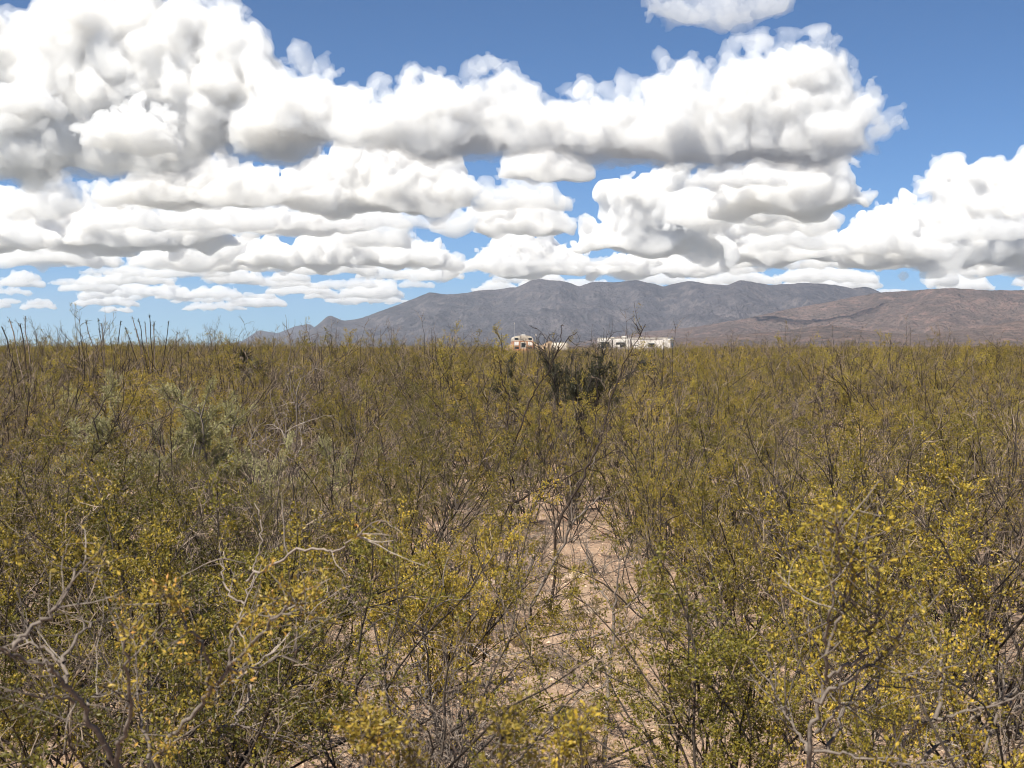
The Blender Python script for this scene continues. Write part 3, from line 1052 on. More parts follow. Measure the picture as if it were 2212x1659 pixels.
def deadbush(seed, h=0.8, stems=12, dens=1.0, wob=.26):
    """leafless tangle of crooked grey twigs"""
    p = Plant(seed)
    r = p.r
    for s in range(stems):
        a = 2 * math.pi * (s + r.random()) / stems
        tilt = math.radians(r.uniform(10, 68))
        d = (math.cos(a) * math.sin(tilt), math.sin(a) * math.sin(tilt), math.cos(tilt))
        st = p.shoot((math.cos(a) * .06, math.sin(a) * .06, -.02), d, h * r.uniform(.7, 1.2), 9, wob, .0, .12)
        p.tube(st, r.uniform(.006, .012), .002)
        for b in range(int(r.integers(5, 9) * dens)):
            q, dd = p.fork(st, r.uniform(.2, 1), r.uniform(30, 75))
            br = p.shoot(q, dd, h * r.uniform(.18, .5), 6, wob, .0, .15)
            p.tube(br, .0036, .0012)
            for w in range(int(r.integers(3, 7) * dens)):
                q2, d2 = p.fork(br, r.uniform(.15, 1), r.uniform(30, 80))
                p.tube(p.shoot(q2, d2, r.uniform(.05, .2), 4, wob, 0, .15), .0017, .0008)
    return p

def tuftbush(seed, h=1.1, stems=12, size=.020, wide=.9):
    """rounded shrub whose branch ends carry dense tufts"""
    p = Plant(seed)
    r = p.r
    for s in range(stems):
        a = 2 * math.pi * (s + r.random()) / stems
        tilt = math.radians(r.uniform(8, 62)) * wide
        d = (math.cos(a) * math.sin(tilt), math.sin(a) * math.sin(tilt), math.cos(tilt))
        st = p.shoot((math.cos(a) * .05, math.sin(a) * .05, -.02), d, h * r.uniform(.75, 1.1), 8, .2, .02)
        p.tube(st, r.uniform(.010, .017), .004)
        for b in range(int(r.integers(5, 9))):
            q, dd = p.fork(st, r.uniform(.35, 1), r.uniform(25, 65))
            br = p.shoot(q, dd, r.uniform(.12, .34), 5, .22, .05)
            p.tube(br, .005, .002)
            p.leaves_on(br, .008, 4, size, 0.35, .02, .8)
            for w in range(4):
                q2, d2 = p.fork(br, r.uniform(.4, 1), r.uniform(25, 60))
                tw = p.shoot(q2, d2, r.uniform(.05, .12), 3, .2, .05)
                p.tube(tw, .003, .0015)
                p.leaves_on(tw, .006, 4, size, 0.0, .018, .8)
    return p

# prototypes (meshes shared by all their copies)
PROTO = {}
def proto(kind, p, bark, leaf, wide=.52, parts=('stems', 'foliage')):
    w = p.wood_mesh(kind + '_' + parts[0], bark)
    f = p.leaf_mesh(kind + '_' + parts[1], leaf, wide) if p.lp else None
    PROTO.setdefault(kind, []).append((w, f))

for sd, hh, st, lf, ln, br in ((1, 1.50, 12, 1.1, 1.0, .28), (2, 1.45, 11, 1.25, 1.1, .18), (3, 1.55, 13, 1.0, .95, .45), (4, 1.40, 10, 1.3, 1.15, .12),
                               (5, 1.60, 12, .8, .9, .65), (6, 1.50, 12, 1.1, 1.05, .30), (7, 1.45, 11, .7, 1.05, .85), (8, 1.55, 12, 1.15, 1.0, .22), (9, 1.35, 12, 1.05, 1.2, .35)):
    proto('creosote_bush', creosote(100 + sd, hh, st, lf, ln, bare=br), (M_STEM, M_BARK), M_LEAF)
for sd, hh, st, lf, ln, br in ((1, 1.50, 11, 1.0, 1.1, .22), (2, 1.45, 10, 1.15, 1.15, .15), (3, 1.50, 12, .95, 1.0, .38)):   # those close to the camera
    proto('creosote_bush', creosote(150 + sd, hh, st, lf, ln, size=.0175, bare=br), (M_STEM, M_BARK), M_LEAF, .56)
for sd, tf in ((1, .35), (2, .55), (3, .12)):
    proto('thorn_bush', thornbush(200 + sd, 1.9, 5, tf), M_THORN, M_GOLD)
for sd, dn in ((1, 1.0), (2, 1.3), (3, .8)):
    proto('dead_bush', deadbush(300 + sd, .8, 13, dn), M_DEAD, M_STRAW)
proto('pale_bush', tuftbush(401, 1.15, 15, .022), M_GREYBARK, M_PALE, .22)
proto('pale_bush', tuftbush(402, .9, 11, .018), M_GREYBARK, M_PALE, .35)

CATEGORY = {'creosote_bush': 'bush', 'thorn_bush': 'bush', 'dead_bush': 'dead bush', 'pale_bush': 'bush'}
def plant(kind, k, x, y, h, rz, label, group=None, sxy=1.0):
    w, f = PROTO[kind][k % len(PROTO[kind])]
    ref = {'creosote_bush': 1.5, 'thorn_bush': 1.9, 'dead_bush': .8, 'pale_bush': 1.1}[kind]
    root = obj(kind, None, loc=(x, y, gz(x, y)), rz=rz, scale=(h / ref * sxy, h / ref * sxy, h / ref))
    tag(root, label, CATEGORY[kind], group)
    obj('stems', w, root)
    if f is not None:
        fo = obj('foliage', f, root)
        if kind == 'creosote_bush':
            # younger growth is yellower, older bushes darker green
            q = pr2.random() + (0.22 if x / y > .06 else -.18 if x / y < -.1 and y < 9 else 0) - (.12 if y < 7 else 0)
            v = M_LEAF_DARK if q < .25 else (M_LEAF_YELLOW if q > .80 else None)
            if v is not None:
                fo.material_slots[0].link = 'OBJECT'
                fo.material_slots[0].material = v
    return root
pr2 = random.Random(12)

# ---- where the scrub stands
pr = random.Random(77)
placed = []
def keepout(x, y):
    """the sandy opening in the middle and smaller bare patches"""
    if 5.0 < y < 8.6:
        c0 = 0.50 + (y - 5.0) * 0.01
        return abs(x - c0) < 0.50 + (y - 5) * 0.05
    if 8.6 <= y < 11.4:
        return -1.35 < x < 0.95
    if 4.9 < y < 6.0 and 1.95 < x < 2.35:
        return True
    return any((x - a) ** 2 + (y - b) ** 2 < c * c for a, b, c in ((3.9, 18.0, 1.3), (-1.2, 17.0, .9), (-2.5, 15.6, .8), (4.2, 14.6, .8), (2.2, 15.6, .8), (-4.2, 12.8, .7)))

def free(x, y, d):
    return all((x - a) ** 2 + (y - b) ** 2 > (d * .5 + e * .5) ** 2 for a, b, e in placed)

def screen(x, y, z):
    return 1106 + x / y * PXT, HZ - (z - CAM_Z) / y * PXT

ORD = 'first second third fourth fifth sixth seventh eighth ninth tenth eleventh twelfth thirteenth fourteenth fifteenth sixteenth seventeenth eighteenth nineteenth twentieth 21st 22nd 23rd 24th 25th 26th 27th 28th 29th 30th'.split()
def grow_h(y):
    return float(np.interp(y, [2, 4, 7, 12, 18, 30], [0.95, 1.05, 1.2, 1.38, 1.58, 1.62]))

# sight lines of the photograph: nearer bushes stay below them (x from, x to, line, distance of what is seen over them)
SIGHT = [(1205, 1360, 1645, 5.3), (1205, 1350, 1400, 7.6), (1080, 1175, 756, 240.0), (1075, 1465, 752, 240.0), (1160, 1310, 832, 14.4), (330, 590, 985, 10.6), (470, 600, 760, 26.0), (1050, 1215, 1165, 9.4), (1200, 1300, 1190, 8.2), (1690, 1840, 900, 19.0), (860, 950, 905, 17.5), (600, 700, 930, 16.0), (1900, 2010, 960, 15.0), (1480, 1560, 930, 16.0), (120, 200, 1000, 13.0)]
def headroom(x, y, h):
    X = 1106 + x / y * PXT
    m = 45 / y * 6
    for x0, x1, line, dist in SIGHT:
        if y < dist - .3 and x0 - m < X < x1 + m:
            h = min(h, max(CAM_Z - (line - HZ) / PXT * y, .35))
    return h

spots = []      # (kind, proto, x, y, h, rz, sxy)
def spot(kind, k, x, y, h, d=0.9, sxy=1.0):
    spots.append((kind, k, x, y, h, pr.uniform(0, 6.28), sxy))
    placed.append((x, y, d))

# bushes that can be picked out in the photograph
spot('creosote_bush', 3, -0.58, 10.0, 1.05, .8, .8)
spot('creosote_bush', 5, 0.95, 8.2, 1.25, .8, .8)
spot('creosote_bush', 1, 1.30, 9.6, 1.30)
spot('creosote_bush', 9, 1.05, 6.2, 1.12, .8, .85)
spot('creosote_bush', 10, -0.25, 5.6, 1.02, .8, .85)
spot('creosote_bush', 11, 1.35, 3.55, 1.22, .8, .8)
spot('creosote_bush', 10, -0.95, 4.7, 1.10, .8)
spot('creosote_bush', 9, -0.05, 3.35, .82, .6, .7)
spot('creosote_bush', 10, 0.80, 3.3, .86, .5, .6)
spot('pale_bush', 0, -2.55, 10.9, 1.36, 1.2, 1.15)
spot('pale_bush', 1, -2.05, 11.0, 1.12, 1.0, 1.0)
spot('dead_bush', 1, -2.02, 11.9, 1.40, .9, .75)
placed.append((ux(1232) * 14.5, 14.5, 1.3))
spot('creosote_bush', 3, 0.62, 12.7, 1.28, .7, .8)
spot('creosote_bush', 1, 0.10, 12.3, 1.26, .7, .8)
spot('creosote_bush', 7, 1.10, 12.2, 1.27, .7, .8)
spot('creosote_bush', 6, 0.45, 11.6, 1.15, .6, .8)
spot('dead_bush', 0, 1.00, 7.9, .38, .5, 1.3)
for x_, y_, h_ in ((.30, 6.7, .26), (.05, 9.2, .34), (-.95, 9.3, .36), (.62, 9.9, .40), (-.25, 8.9, .28), (.72, 7.6, .24), (-.7, 10.9, .42), (.2, 10.6, .38)):
    spot('dead_bush', pr.randrange(3), x_, y_, h_, .3, 1.1)
for x_, y_, h_ in ((.42, 7.4, .36), (.68, 5.9, .32), (-.1, 9.9, .45), (.25, 8.4, .42), (-.85, 8.8, .5)):
    spot('creosote_bush', 9 + pr.randrange(3), x_, y_, h_, .3, .9)
tries = 0
def scatter(n_max, y0, y1, dmin, dmax, hscale, mix, cap=20000):
    """dart throwing: bushes stand apart by about their own width"""
    got = tr = 0
    while got < n_max and tr < cap:
        tr += 1
        y = math.sqrt(pr.uniform(y0 * y0, y1 * y1))
        x = pr.uniform(-.43, .43) * y + pr.uniform(-.5, .5)
        if y < 4.4 and abs(x) < .35:
            continue
        d = pr.uniform(dmin, dmax)
        if keepout(x, y) or not free(x, y, d):
            continue
        k = pr.random()
        h = headroom(x, y, (1.07 if x / y < -.17 and y > 13 else 1.0) * grow_h(y) * pr.uniform(.68, 1.13) * hscale)
        if k < mix[0]:
            spot('creosote_bush', pr.randrange(9) if y > 6.8 else 9 + pr.randrange(3), x, y, h, d, pr.uniform(.9, 1.15))
        elif k < mix[1]:
            spot('thorn_bush', pr.randrange(3), x, y, headroom(x, y, h * pr.uniform(1.02, 1.22)), d * .7)
        elif k < mix[2]:
            spot('dead_bush', pr.randrange(3), x, y, h * pr.uniform(.45, .75), d * .8)
        elif y > 9:
            spot('pale_bush', pr.randrange(2), x, y, h * .7, d)
        got += 1
scatter(60, 3.2, 6.5, .46, .62, 1.0, (.82, .86, 1.0))
scatter(85, 6.5, 11.6, .52, .70, 1.0, (.74, .82, .99))
scatter(230, 11.6, 21.5, .66, 1.0, 1.0, (.70, .82, .985))
scatter(46, 3.2, 12, .28, .40, .55, (.45, .50, 1.0))

NEAR = [(3.0, 4.6, 'nearest row'), (4.6, 6.2, 'second row'), (6.2, 7.8, 'third row'), (7.8, 9.6, 'fourth row'), (9.6, 11.6, 'fifth row')]
FARROW = [(11.6, 13.6, 'just past the clearing'), (13.6, 16.0, 'nearer middle distance'), (16.0, 18.6, 'farther middle distance'), (18.6, 40.0, 'far band under the skyline')]
ZONE = [(330, 'left of the ocotillo'), (640, 'right of the ocotillo'), (1000, 'below the left slope'), (1270, 'below the bus'), (1500, 'below the trailer'), (1850, 'right of the trailer'), (99999, 'below the right foothills')]
WORD = {'creosote_bush': 'olive creosote bush', 'thorn_bush': 'dark thorn bush', 'dead_bush': 'leafless grey twig bush', 'pale_bush': 'pale grey-green shrub'}
SPECIAL = {(-2.55, 10.9): 'large pale grey-green shrub beside a dead twig tangle at left',
           (-2.05, 11.0): 'smaller pale shrub at the foot of the dead twig tangle',
           (-2.02, 11.9): 'tall arching dead twig tangle behind the pale shrubs',
           (-0.58, 10.0): 'small round creosote bush alone on the bare sand of the clearing',
           (1.0, 7.9): 'low grey brush lying on the sand of the clearing'}
for kind in PROTO:
    mine = [s for s in spots if s[0] == kind and abs(s[2] / s[3]) < .45]
    seen = {}
    for s in sorted(mine, key=lambda s: s[2] / s[3]):
        X = screen(s[2], s[3], s[4])[0]
        row = [n for lo, hi, n in NEAR + FARROW if lo <= s[3] < hi][0]
        zn = [n for lim, n in ZONE if X < lim][0]
        if row.endswith('row'):
            side = 'left of the sandy clearing' if X < 800 else ('by the sandy clearing' if X < 1330 else 'right of the sandy clearing')
            key = (side, row)
            txt = '%s in the %s, %s' % ('%s', row, side)
        else:
            key = (zn, row)
            txt = '%s %s, %s' % ('%s', zn, row)
        seen[key] = seen.get(key, 0) + 1
        od = ORD[min(seen[key], 30) - 1]
        word = WORD[kind] if kind != 'creosote_bush' or s[4] > grow_h(s[3]) * .6 else 'low young creosote'
        lab = SPECIAL.get((s[2], s[3])) or txt % ('%s, %s from left' % (word, od))
        plant(*s[:6], lab, WORD[kind] + ' of the scrub', s[6])

# ---- the rest of the scrub, out to where it closes up into one mass
def joined(k):
    w, f = PROTO['creosote_bush'][k] if isinstance(k, int) else PROTO[k[0]][k[1]]
    import bmesh
    me = bpy.data.meshes.new('scrub_source')
    bm = bmesh.new()
    bm.from_mesh(w)
    n0 = len(bm.faces)
    if f is not None:
        bm.from_mesh(f)
        bm.faces.ensure_lookup_table()
        for i in range(n0, len(bm.faces)):
            bm.faces[i].material_index = len(w.materials)
    bm.to_mesh(me); bm.free()
    for m in w.materials:
        me.materials.append(m)
    if f is not None:
        me.materials.append(f.materials[0])
    return bpy.data.objects.new('scrub_source', me)

src = bpy.data.collections.new('scrub_sources')
KEYS = [0, 1, 2, 3, ('thorn_bush', 0), ('dead_bush', 1)]
for q, k in enumerate(KEYS):
    o = joined(k)
    o.name = 'scrub_source_%02d' % q
    src.objects.link(o)
fr = np.random.default_rng(9)
pts = []
def fill(y0, y1, sp):
    n = int(0.86 * (y1 ** 2 - y0 ** 2) / 2 / (sp * sp) * 1.0)
    y = np.sqrt(fr.uniform(y0 ** 2, y1 ** 2, n))
    x = fr.uniform(-.43, .43, n) * y
    return np.stack([x, y], 1)
P = np.concatenate([fill(21.5, 60, 1.06), fill(60, 130, 1.25), fill(130, 300, 2.0)])
# nothing grows through the vehicles
for a, b, rr in ((ux(1366) * DR, DR, 8.0), (ux(1130) * DB, DB + 3, 6.0), (ux(1212) * DB, DB, 3.5)):
    P = P[np.hypot(P[:, 0] - a, P[:, 1] - b) > rr]
n = len(P)
ty = fr.choice(6, n, p=[.20, .20, .19, .18, .11, .12])
sc = np.where(ty >= 4, np.where(ty == 5, 1.15, .83), 1.03) * fr.uniform(.70, 1.13, n)
sc = sc * np.where(P[:, 0] / P[:, 1] < -.16, 1.07, 1.0)
sc = sc * (1 + .11 * lattice(P[:, 0] / 7 + 3, P[:, 1] / 14, 71) + .10 * lattice(P[:, 0] / 2.5, P[:, 1] / 5, 72))
hr = np.array([headroom(a, b, 9.0) for a, b in P])
sc = np.minimum(sc, hr / np.where(ty == 5, .95, np.where(ty >= 4, 2.0, 1.58)))
sc = np.where((ty < 4) & (hr > 5) & (fr.random(n) < .05), sc * 1.12, sc)
me = bpy.data.meshes.new('scrubland')
me.from_pydata(np.stack([P[:, 0], P[:, 1], ground_z(P[:, 0], P[:, 1])], 1).tolist(), [], [])
for nm, tp, va in (('turn', 'FLOAT', fr.uniform(0, 6.28, n)), ('size', 'FLOAT', sc), ('sort', 'INT', ty)):
    at = me.attributes.new(nm, tp, 'POINT')
    at.data.foreach_set('value', va.astype(np.int32 if tp == 'INT' else np.float32))
scrub = obj('scrubland', me)
tag(scrub, 'far dense mass of olive brown creosote scrub stretching to the mountains', kind='stuff')
ng = bpy.data.node_groups.new('scatter_scrub', 'GeometryNodeTree')
ng.interface.new_socket('Geometry', in_out='INPUT', socket_type='NodeSocketGeometry')
ng.interface.new_socket('Geometry', in_out='OUTPUT', socket_type='NodeSocketGeometry')
gi, go = ng.nodes.new('NodeGroupInput'), ng.nodes.new('NodeGroupOutput')
ci = ng.nodes.new('GeometryNodeCollectionInfo')
ci.inputs['Collection'].default_value = src
ci.inputs['Separate Children'].default_value = True
ci.inputs['Reset Children'].default_value = True
ip = ng.nodes.new('GeometryNodeInstanceOnPoints')
ip.inputs['Pick Instance'].default_value = True
def attr(nm, tp):
    a = ng.nodes.new('GeometryNodeInputNamedAttribute')
    a.data_type = tp
    a.inputs['Name'].default_value = nm
    return [s for s in a.outputs if s.enabled][0]
cx = ng.nodes.new('ShaderNodeCombineXYZ')
ng.links.new(attr('turn', 'FLOAT'), cx.inputs[2])
cs_ = ng.nodes.new('ShaderNodeCombineXYZ')
sz = attr('size', 'FLOAT')
for i in range(3):
    ng.links.new(sz, cs_.inputs[i])
er = ng.nodes.new('FunctionNodeEulerToRotation')
ng.links.new(cx.outputs[0], er.inputs[0])
ng.links.new(gi.outputs[0], ip.inputs['Points'])
ng.links.new(ci.outputs[0], ip.inputs['Instance'])
ng.links.new(attr('sort', 'INT'), ip.inputs['Instance Index'])
ng.links.new(er.outputs[0], ip.inputs['Rotation'])
ng.links.new(cs_.outputs[0], ip.inputs['Scale'])
ng.links.new(ip.outputs[0], go.inputs[0])
md = scrub.modifiers.new('scatter', 'NODES')
md.node_group = ng

# ---------------------------------------------------------------- plants that can be picked out one by one
def c3(x, y): return x / 2.458 / 1.356, (880 + y / 2.458) / 1.356
def c4(x, y): return (1200 + x / 1.951) / 1.356, (950 + y / 1.951) / 1.356
def c5(x, y): return x / 1.952 / 1.356, (1400 + y / 1.952) / 1.356
def c6(x, y): return (1000 + x / 2.212) / 1.356, (1500 + y / 2.212) / 1.356
def c7(x, y): return (2000 + x / 1.952) / 1.356, (1400 + y / 1.952) / 1.356

def trace(cr, pts, D, dd=0.0, wob=0.004, rng=np.random.default_rng(3), n=4):
    """a branch in space: points seen in the picture, given the distance D at its foot and D + dd at its tip, with its own crooks in depth"""
    pts = [cr(*p) for p in pts]
    out = []
    depth = np.cumsum(rng.normal(0, .035, len(pts))) * D * .12
    for i, (x, y) in enumerate(pts):
        yy = D + dd * i / max(len(pts) - 1, 1) + depth[i] - depth[0]
        out.append((ux(x) * yy, yy, CAM_Z + vy(y) * yy))
    out = np.array(out)
    t = np.linspace(0, len(out) - 1, (len(out) - 1) * n + 1)
    f = np.stack([np.interp(t, np.arange(len(out)), out[:, k]) for k in range(3)], 1)
    f[1:-1] = f[1:-1] * .5 + (f[:-2] + f[2:]) * .25
    f += rng.normal(0, wob, f.shape)
    return f

def to_ground(line, foot):
    """continues a branch from its lowest seen point down to the plant's foot"""
    a, b = np.array(foot, float), line[0]
    mid = (a + b) / 2 + np.array([0.02, 0.03, -0.02])
    return np.concatenate([[a, a * .5 + mid * .5, mid, mid * .5 + b * .5], line])

def side_shoots(p, line, n, lo, hi, ang=(30, 65), twig=True, leaf=None, r=.003, t0=.15):
    for _ in range(n):
        q, d = p.fork(line, p.r.uniform(t0, .98), p.r.uniform(*ang))
        br = p.shoot(q, d, p.r.uniform(lo, hi), 6, .13, .03, .05)
        p.tube(br, r, r * .35)
        if leaf and p.r.random() < leaf[0]:
            for _k in range(int(p.r.integers(1, 4))):
                p.tuft(p.fork(br, p.r.uniform(.3, 1), 40)[0], int(p.r.integers(6, 13)), leaf[3], leaf[3] * 1.5)
        if twig:
            for _ in range(int(p.r.integers(1, 4))):
                q2, d2 = p.fork(br, p.r.uniform(.2, 1), p.r.uniform(30, 70))
                tw = p.shoot(q2, d2, p.r.uniform(.03, .12) * hi / .3, 4, .2, .03)
                p.tube(tw, r * .45, r * .2)
                if leaf and p.r.random() < leaf[0] * .8:
                    p.tuft(tw[-1], int(p.r.integers(5, 11)), leaf[3], leaf[3] * 1.4)

def hero(kind, label, category, foot, branches, leafmat, bark, seed, wide=.42, group=None):
    """branches: (line, r0, r1, builder); each main branch is a part, leaves are one part"""
    root = obj(kind, None, loc=tuple(foot))
    tag(root, label, category, group)
    allp = Plant(seed)
    for i, (line, r0, r1, extra) in enumerate(branches):
        p = Plant(seed + i)
        L = line - np.array(foot)
        p.tube(L, r0, r1)
        if extra:
            extra(p, L)
        obj('branch', p.wood_mesh('branch', bark, 5 if r0 > .005 else 4), root)
        allp.lp += p.lp; allp.ld += p.ld; allp.ls += p.ls
    if allp.lp:
        obj('foliage', allp.leaf_mesh('foliage', leafmat, wide), root)
    return root

# 1. the thorny sapling in the middle of the picture
D = 9.6
fx, fy = c4(530, 1540)
foot = (ux(fx) * D, D, gz(ux(fx) * D, D))
GOLD = (.55, .012, 3, .012)
def thorny(n, lo=.08, hi=.3, leaf=GOLD, r=.0028):
    def f(p, L):
        thorns(p, L, .035)
        side_shoots(p, L, n, lo, hi, (35, 75), True, leaf, r)
    return f
main = trace(c4, [(535, 1500), (548, 1400), (560, 1250), (575, 1130), (590, 1000), (595, 930), (575, 850), (560, 760), (555, 640), (560, 540), (570, 410), (545, 370), (530, 330), (515, 250), (505, 180)], D, .2)
hero('thorn_sapling', 'tall thorny sapling with black stem and golden tufts in the middle of the picture', 'bush', foot, [
    (to_ground(main, foot), .0135, .003, lambda p, L: (thorns(p, L, .03), side_shoots(p, L, 26, .06, .22, (40, 80), True, (.75, .009, 3, .013), .0026, .3), p.leaves_on(L, .012, 4, .013, .72, .03))),
    (trace(c4, [(560, 760), (600, 670), (640, 580), (690, 440), (720, 370), (800, 260), (830, 180), (900, 90), (960, 40)], D + .1, -.3), .0075, .002, thorny(7, .06, .2, (.15, .014, 2, .011))),
    (trace(c4, [(830, 180), (865, 90), (868, 0)], D - .1, -.1), .004, .0015, thorny(4, .04, .1, None)),
    (trace(c4, [(800, 260), (795, 90), (720, 20)], D - .1, .2), .003, .0012, thorny(3, .04, .1, None)),
    (trace(c4, [(595, 1020), (700, 970), (830, 915), (950, 850), (1060, 790), (1170, 720)], D, -.5), .0085, .0025, thorny(9, .06, .26, (.35, .013, 3, .012))),
    (trace(c4, [(590, 1060), (540, 980), (470, 860), (400, 680), (360, 500), (320, 400)], D, .4), .008, .002, thorny(10, .08, .28)),
    (trace(c4, [(580, 1150), (650, 1140), (760, 1130)], D, -.2), .005, .002, thorny(5, .06, .2, (.8, .012, 3, .012))),
], M_GOLD, M_THORN, 900)

# 2. long thorny wand to its right, tip against the trailer
D = 8.4
fx, fy = c4(800, 1560)
foot = (ux(fx) * D, D, gz(ux(fx) * D, D))
wand = trace(c4, [(830, 1180), (900, 1040), (980, 900), (1050, 760), (1095, 640), (1115, 560), (1150, 430), (1200, 280), (1250, 180), (1300, 90), (1350, 0)], D, .2)
hero('thorn_wand', 'single long thorny wand whose tip crosses the white trailer', 'bush', foot, [
    (to_ground(wand, foot), .010, .002, lambda p, L: (thorns(p, L, .025), side_shoots(p, L, 16, .05, .18, (35, 70), True, (.5, .012, 3, .012), .0022, .4))),
    (trace(c4, [(960, 930), (1010, 840), (1040, 700), (1075, 480), (1065, 300)], D, .3), .005, .0015, thorny(8, .05, .16)),
], M_GOLD, M_THORN, 920)

# 3. pale leaning dead stem
D = 7.6
fx, fy = c4(655, 1659)
foot = (ux(fx) * D, D, gz(ux(fx) * D, D))
ls_ = trace(c4, [(690, 1620), (760, 1500), (830, 1340), (880, 1270), (930, 1140), (1010, 1060), (1090, 985)], D, .3, .003)
hero('dead_sapling', 'pale grey leaning dead stem on the sand of the clearing', 'dead bush', foot, [
    (to_ground(ls_, foot), .0125, .004, lambda p, L: side_shoots(p, L, 9, .08, .3, (30, 60), True, None, .003, .4)),
    (trace(c4, [(930, 1140), (922, 1010), (925, 930)], D + .2, .1, .003), .007, .002, lambda p, L: side_shoots(p, L, 5, .05, .2, (30, 60), True, None, .002)),
    (trace(c4, [(610, 1560), (650, 1470), (690, 1380), (735, 1280)], D - .1, .1, .003), .006, .003, lambda p, L: side_shoots(p, L, 5, .06, .2, (30, 60), True, None, .002)),
], M_STRAW, M_GREYBARK, 940)

# 4. straight pale sapling right of the sandy opening
D = 5.35
fx, fy = 1316, 1672
foot = (ux(fx) * D, D, gz(ux(fx) * D, D))
ps_ = trace(c6, [(1702, 1640), (1720, 1450), (1730, 1200), (1748, 1000), (1768, 800), (1765, 650)], D, .1, .002)
hero('dead_sapling', 'straight bare pale sapling rising in the sandy opening', 'dead bush', foot, [
    (np.concatenate([[foot], ps_]), .0105, .0055, lambda p, L: side_shoots(p, L, 7, .1, .3, (40, 75), True, (.4, .014, 2, .014), .0026, .2)),
    (trace(c6, [(1765, 650), (1720, 560), (1640, 480), (1590, 440)], D + .1, .1, .002), .005, .0015, lambda p, L: side_shoots(p, L, 5, .05, .2, (30, 60), True, None, .0018)),
    (trace(c6, [(1765, 650), (1780, 560), (1790, 470), (1800, 350), (1795, 240)], D + .1, .0, .002), .0055, .0015, lambda p, L: side_shoots(p, L, 6, .05, .2, (30, 60), True, None, .0018)),
    (trace(c6, [(1760, 670), (1850, 620), (1920, 550), (1980, 480)], D + .1, -.1, .002), .005, .0015, lambda p, L: side_shoots(p, L, 5, .05, .2, (30, 60), True, None, .0018)),
    (trace(c6, [(1750, 960), (1700, 790), (1640, 815), (1500, 840), (1400, 862), (1250, 900), (1100, 935)], D + .05, .4, .002), .0045, .0015, lambda p, L: thorns(p, L, .03)),
], M_LEAF, M_GREYBARK, 960)

# 5. near branches at lower left, close to the lens
LEAF5 = (.5, .012, 2, .016)
D = 2.75
foot = (ux(470) * D, D + .1, gz(ux(470) * D, D))
def grey(n, lo=.08, hi=.25, leaf=None, r=.0016):
    return lambda p, L: side_shoots(p, L, n, lo, hi, (25, 65), True, leaf, r)
t1 = trace(c5, [(640, 1659), (560, 1500), (480, 1380), (430, 1290), (380, 1220), (300, 1120), (260, 1090), (160, 1060), (50, 1000), (-60, 960)], D, -.3)
hero('bare_bush', 'near grey bare-branched bush spreading out of the lower left corner', 'dead bush', foot, [
    (to_ground(t1, foot), .0075, .0022, grey(12)),
    (trace(c5, [(380, 1200), (350, 1100), (300, 1040), (230, 980), (150, 950), (60, 900)], D - .1, .15), .005, .0018, grey(8)),
    (trace(c5, [(350, 1060), (400, 940), (470, 870), (540, 810)], D - .1, .2), .0045, .0015, grey(6)),
    (trace(c5, [(460, 1340), (520, 1260), (620, 1240), (720, 1250), (830, 1240)], D, .25), .004, .0014, grey(7)),
    (trace(c5, [(430, 1290), (300, 1260), (150, 1240), (0, 1235)], D - .05, -.2), .004, .0014, grey(7)),
    (trace(c5, [(640, 1659), (700, 1500), (730, 1350), (715, 1150), (710, 950), (690, 840)], D, -.25), .006, .0016, grey(9, .06, .2, (.35, .012, 2, .015))),
    (trace(c5, [(60, 1000), (100, 930), (180, 860), (280, 760), (350, 700), (390, 580), (430, 510), (490, 460)], D - .35, .1), .005, .0016, grey(8, .05, .18, (.5, .010, 3, .014))),
], M_GOLD, M_GREYBARK, 1000)

D = 2.9
foot = (ux(610) * D, D + .15, gz(ux(610) * D, D))
d1 = trace(c5, [(850, 1620), (1000, 1480), (1100, 1350), (1200, 1230), (1290, 1120), (1400, 1000), (1500, 880), (1600, 760), (1720, 670), (1800, 620)], D, -.4)
def tufty(n, t0=.2, lo=.04, hi=.14):
    def f(p, L):
        side_shoots(p, L, n, lo, hi, (25, 60), True, (.85, .0085, 3, .0115), .0017, t0)
        for _ in range(n):
            p.tuft(p.fork(L, p.r.uniform(t0, 1), 40)[0] + p.r.normal(0, .012, 3), int(p.r.integers(12, 26)), .0115, .017)
    return f
hero('golden_bush', 'near bush with one long slanting branch set with golden yellow tufts', 'bush', foot, [
    (to_ground(d1, foot), .006, .0018, tufty(16, .35)),
    (trace(c5, [(1290, 1120), (1400, 1105), (1480, 1090), (1600, 1030), (1720, 960)], D - .15, .3), .004, .0014, grey(7)),
    (trace(c5, [(1180, 1250), (1190, 1100), (1150, 960), (1100, 900), (1030, 800), (960, 690), (940, 620)], D - .1, -.2), .005, .0015, tufty(12, .2)),
    (trace(c5, [(1300, 1110), (1310, 940), (1350, 830), (1450, 760), (1560, 700), (1650, 690)], D - .1, .1), .004, .0014, tufty(9, .3)),
    (trace(c5, [(1000, 1480), (930, 1520), (960, 1600)], D, -.2), .003, .0015, tufty(5, .1)),
    (trace(c5, [(850, 1620), (800, 1450), (760, 1280), (770, 1100), (760, 860)], D, .15), .005, .0014, tufty(7, .3)),
], M_GOLD, M_GREYBARK, 1030)

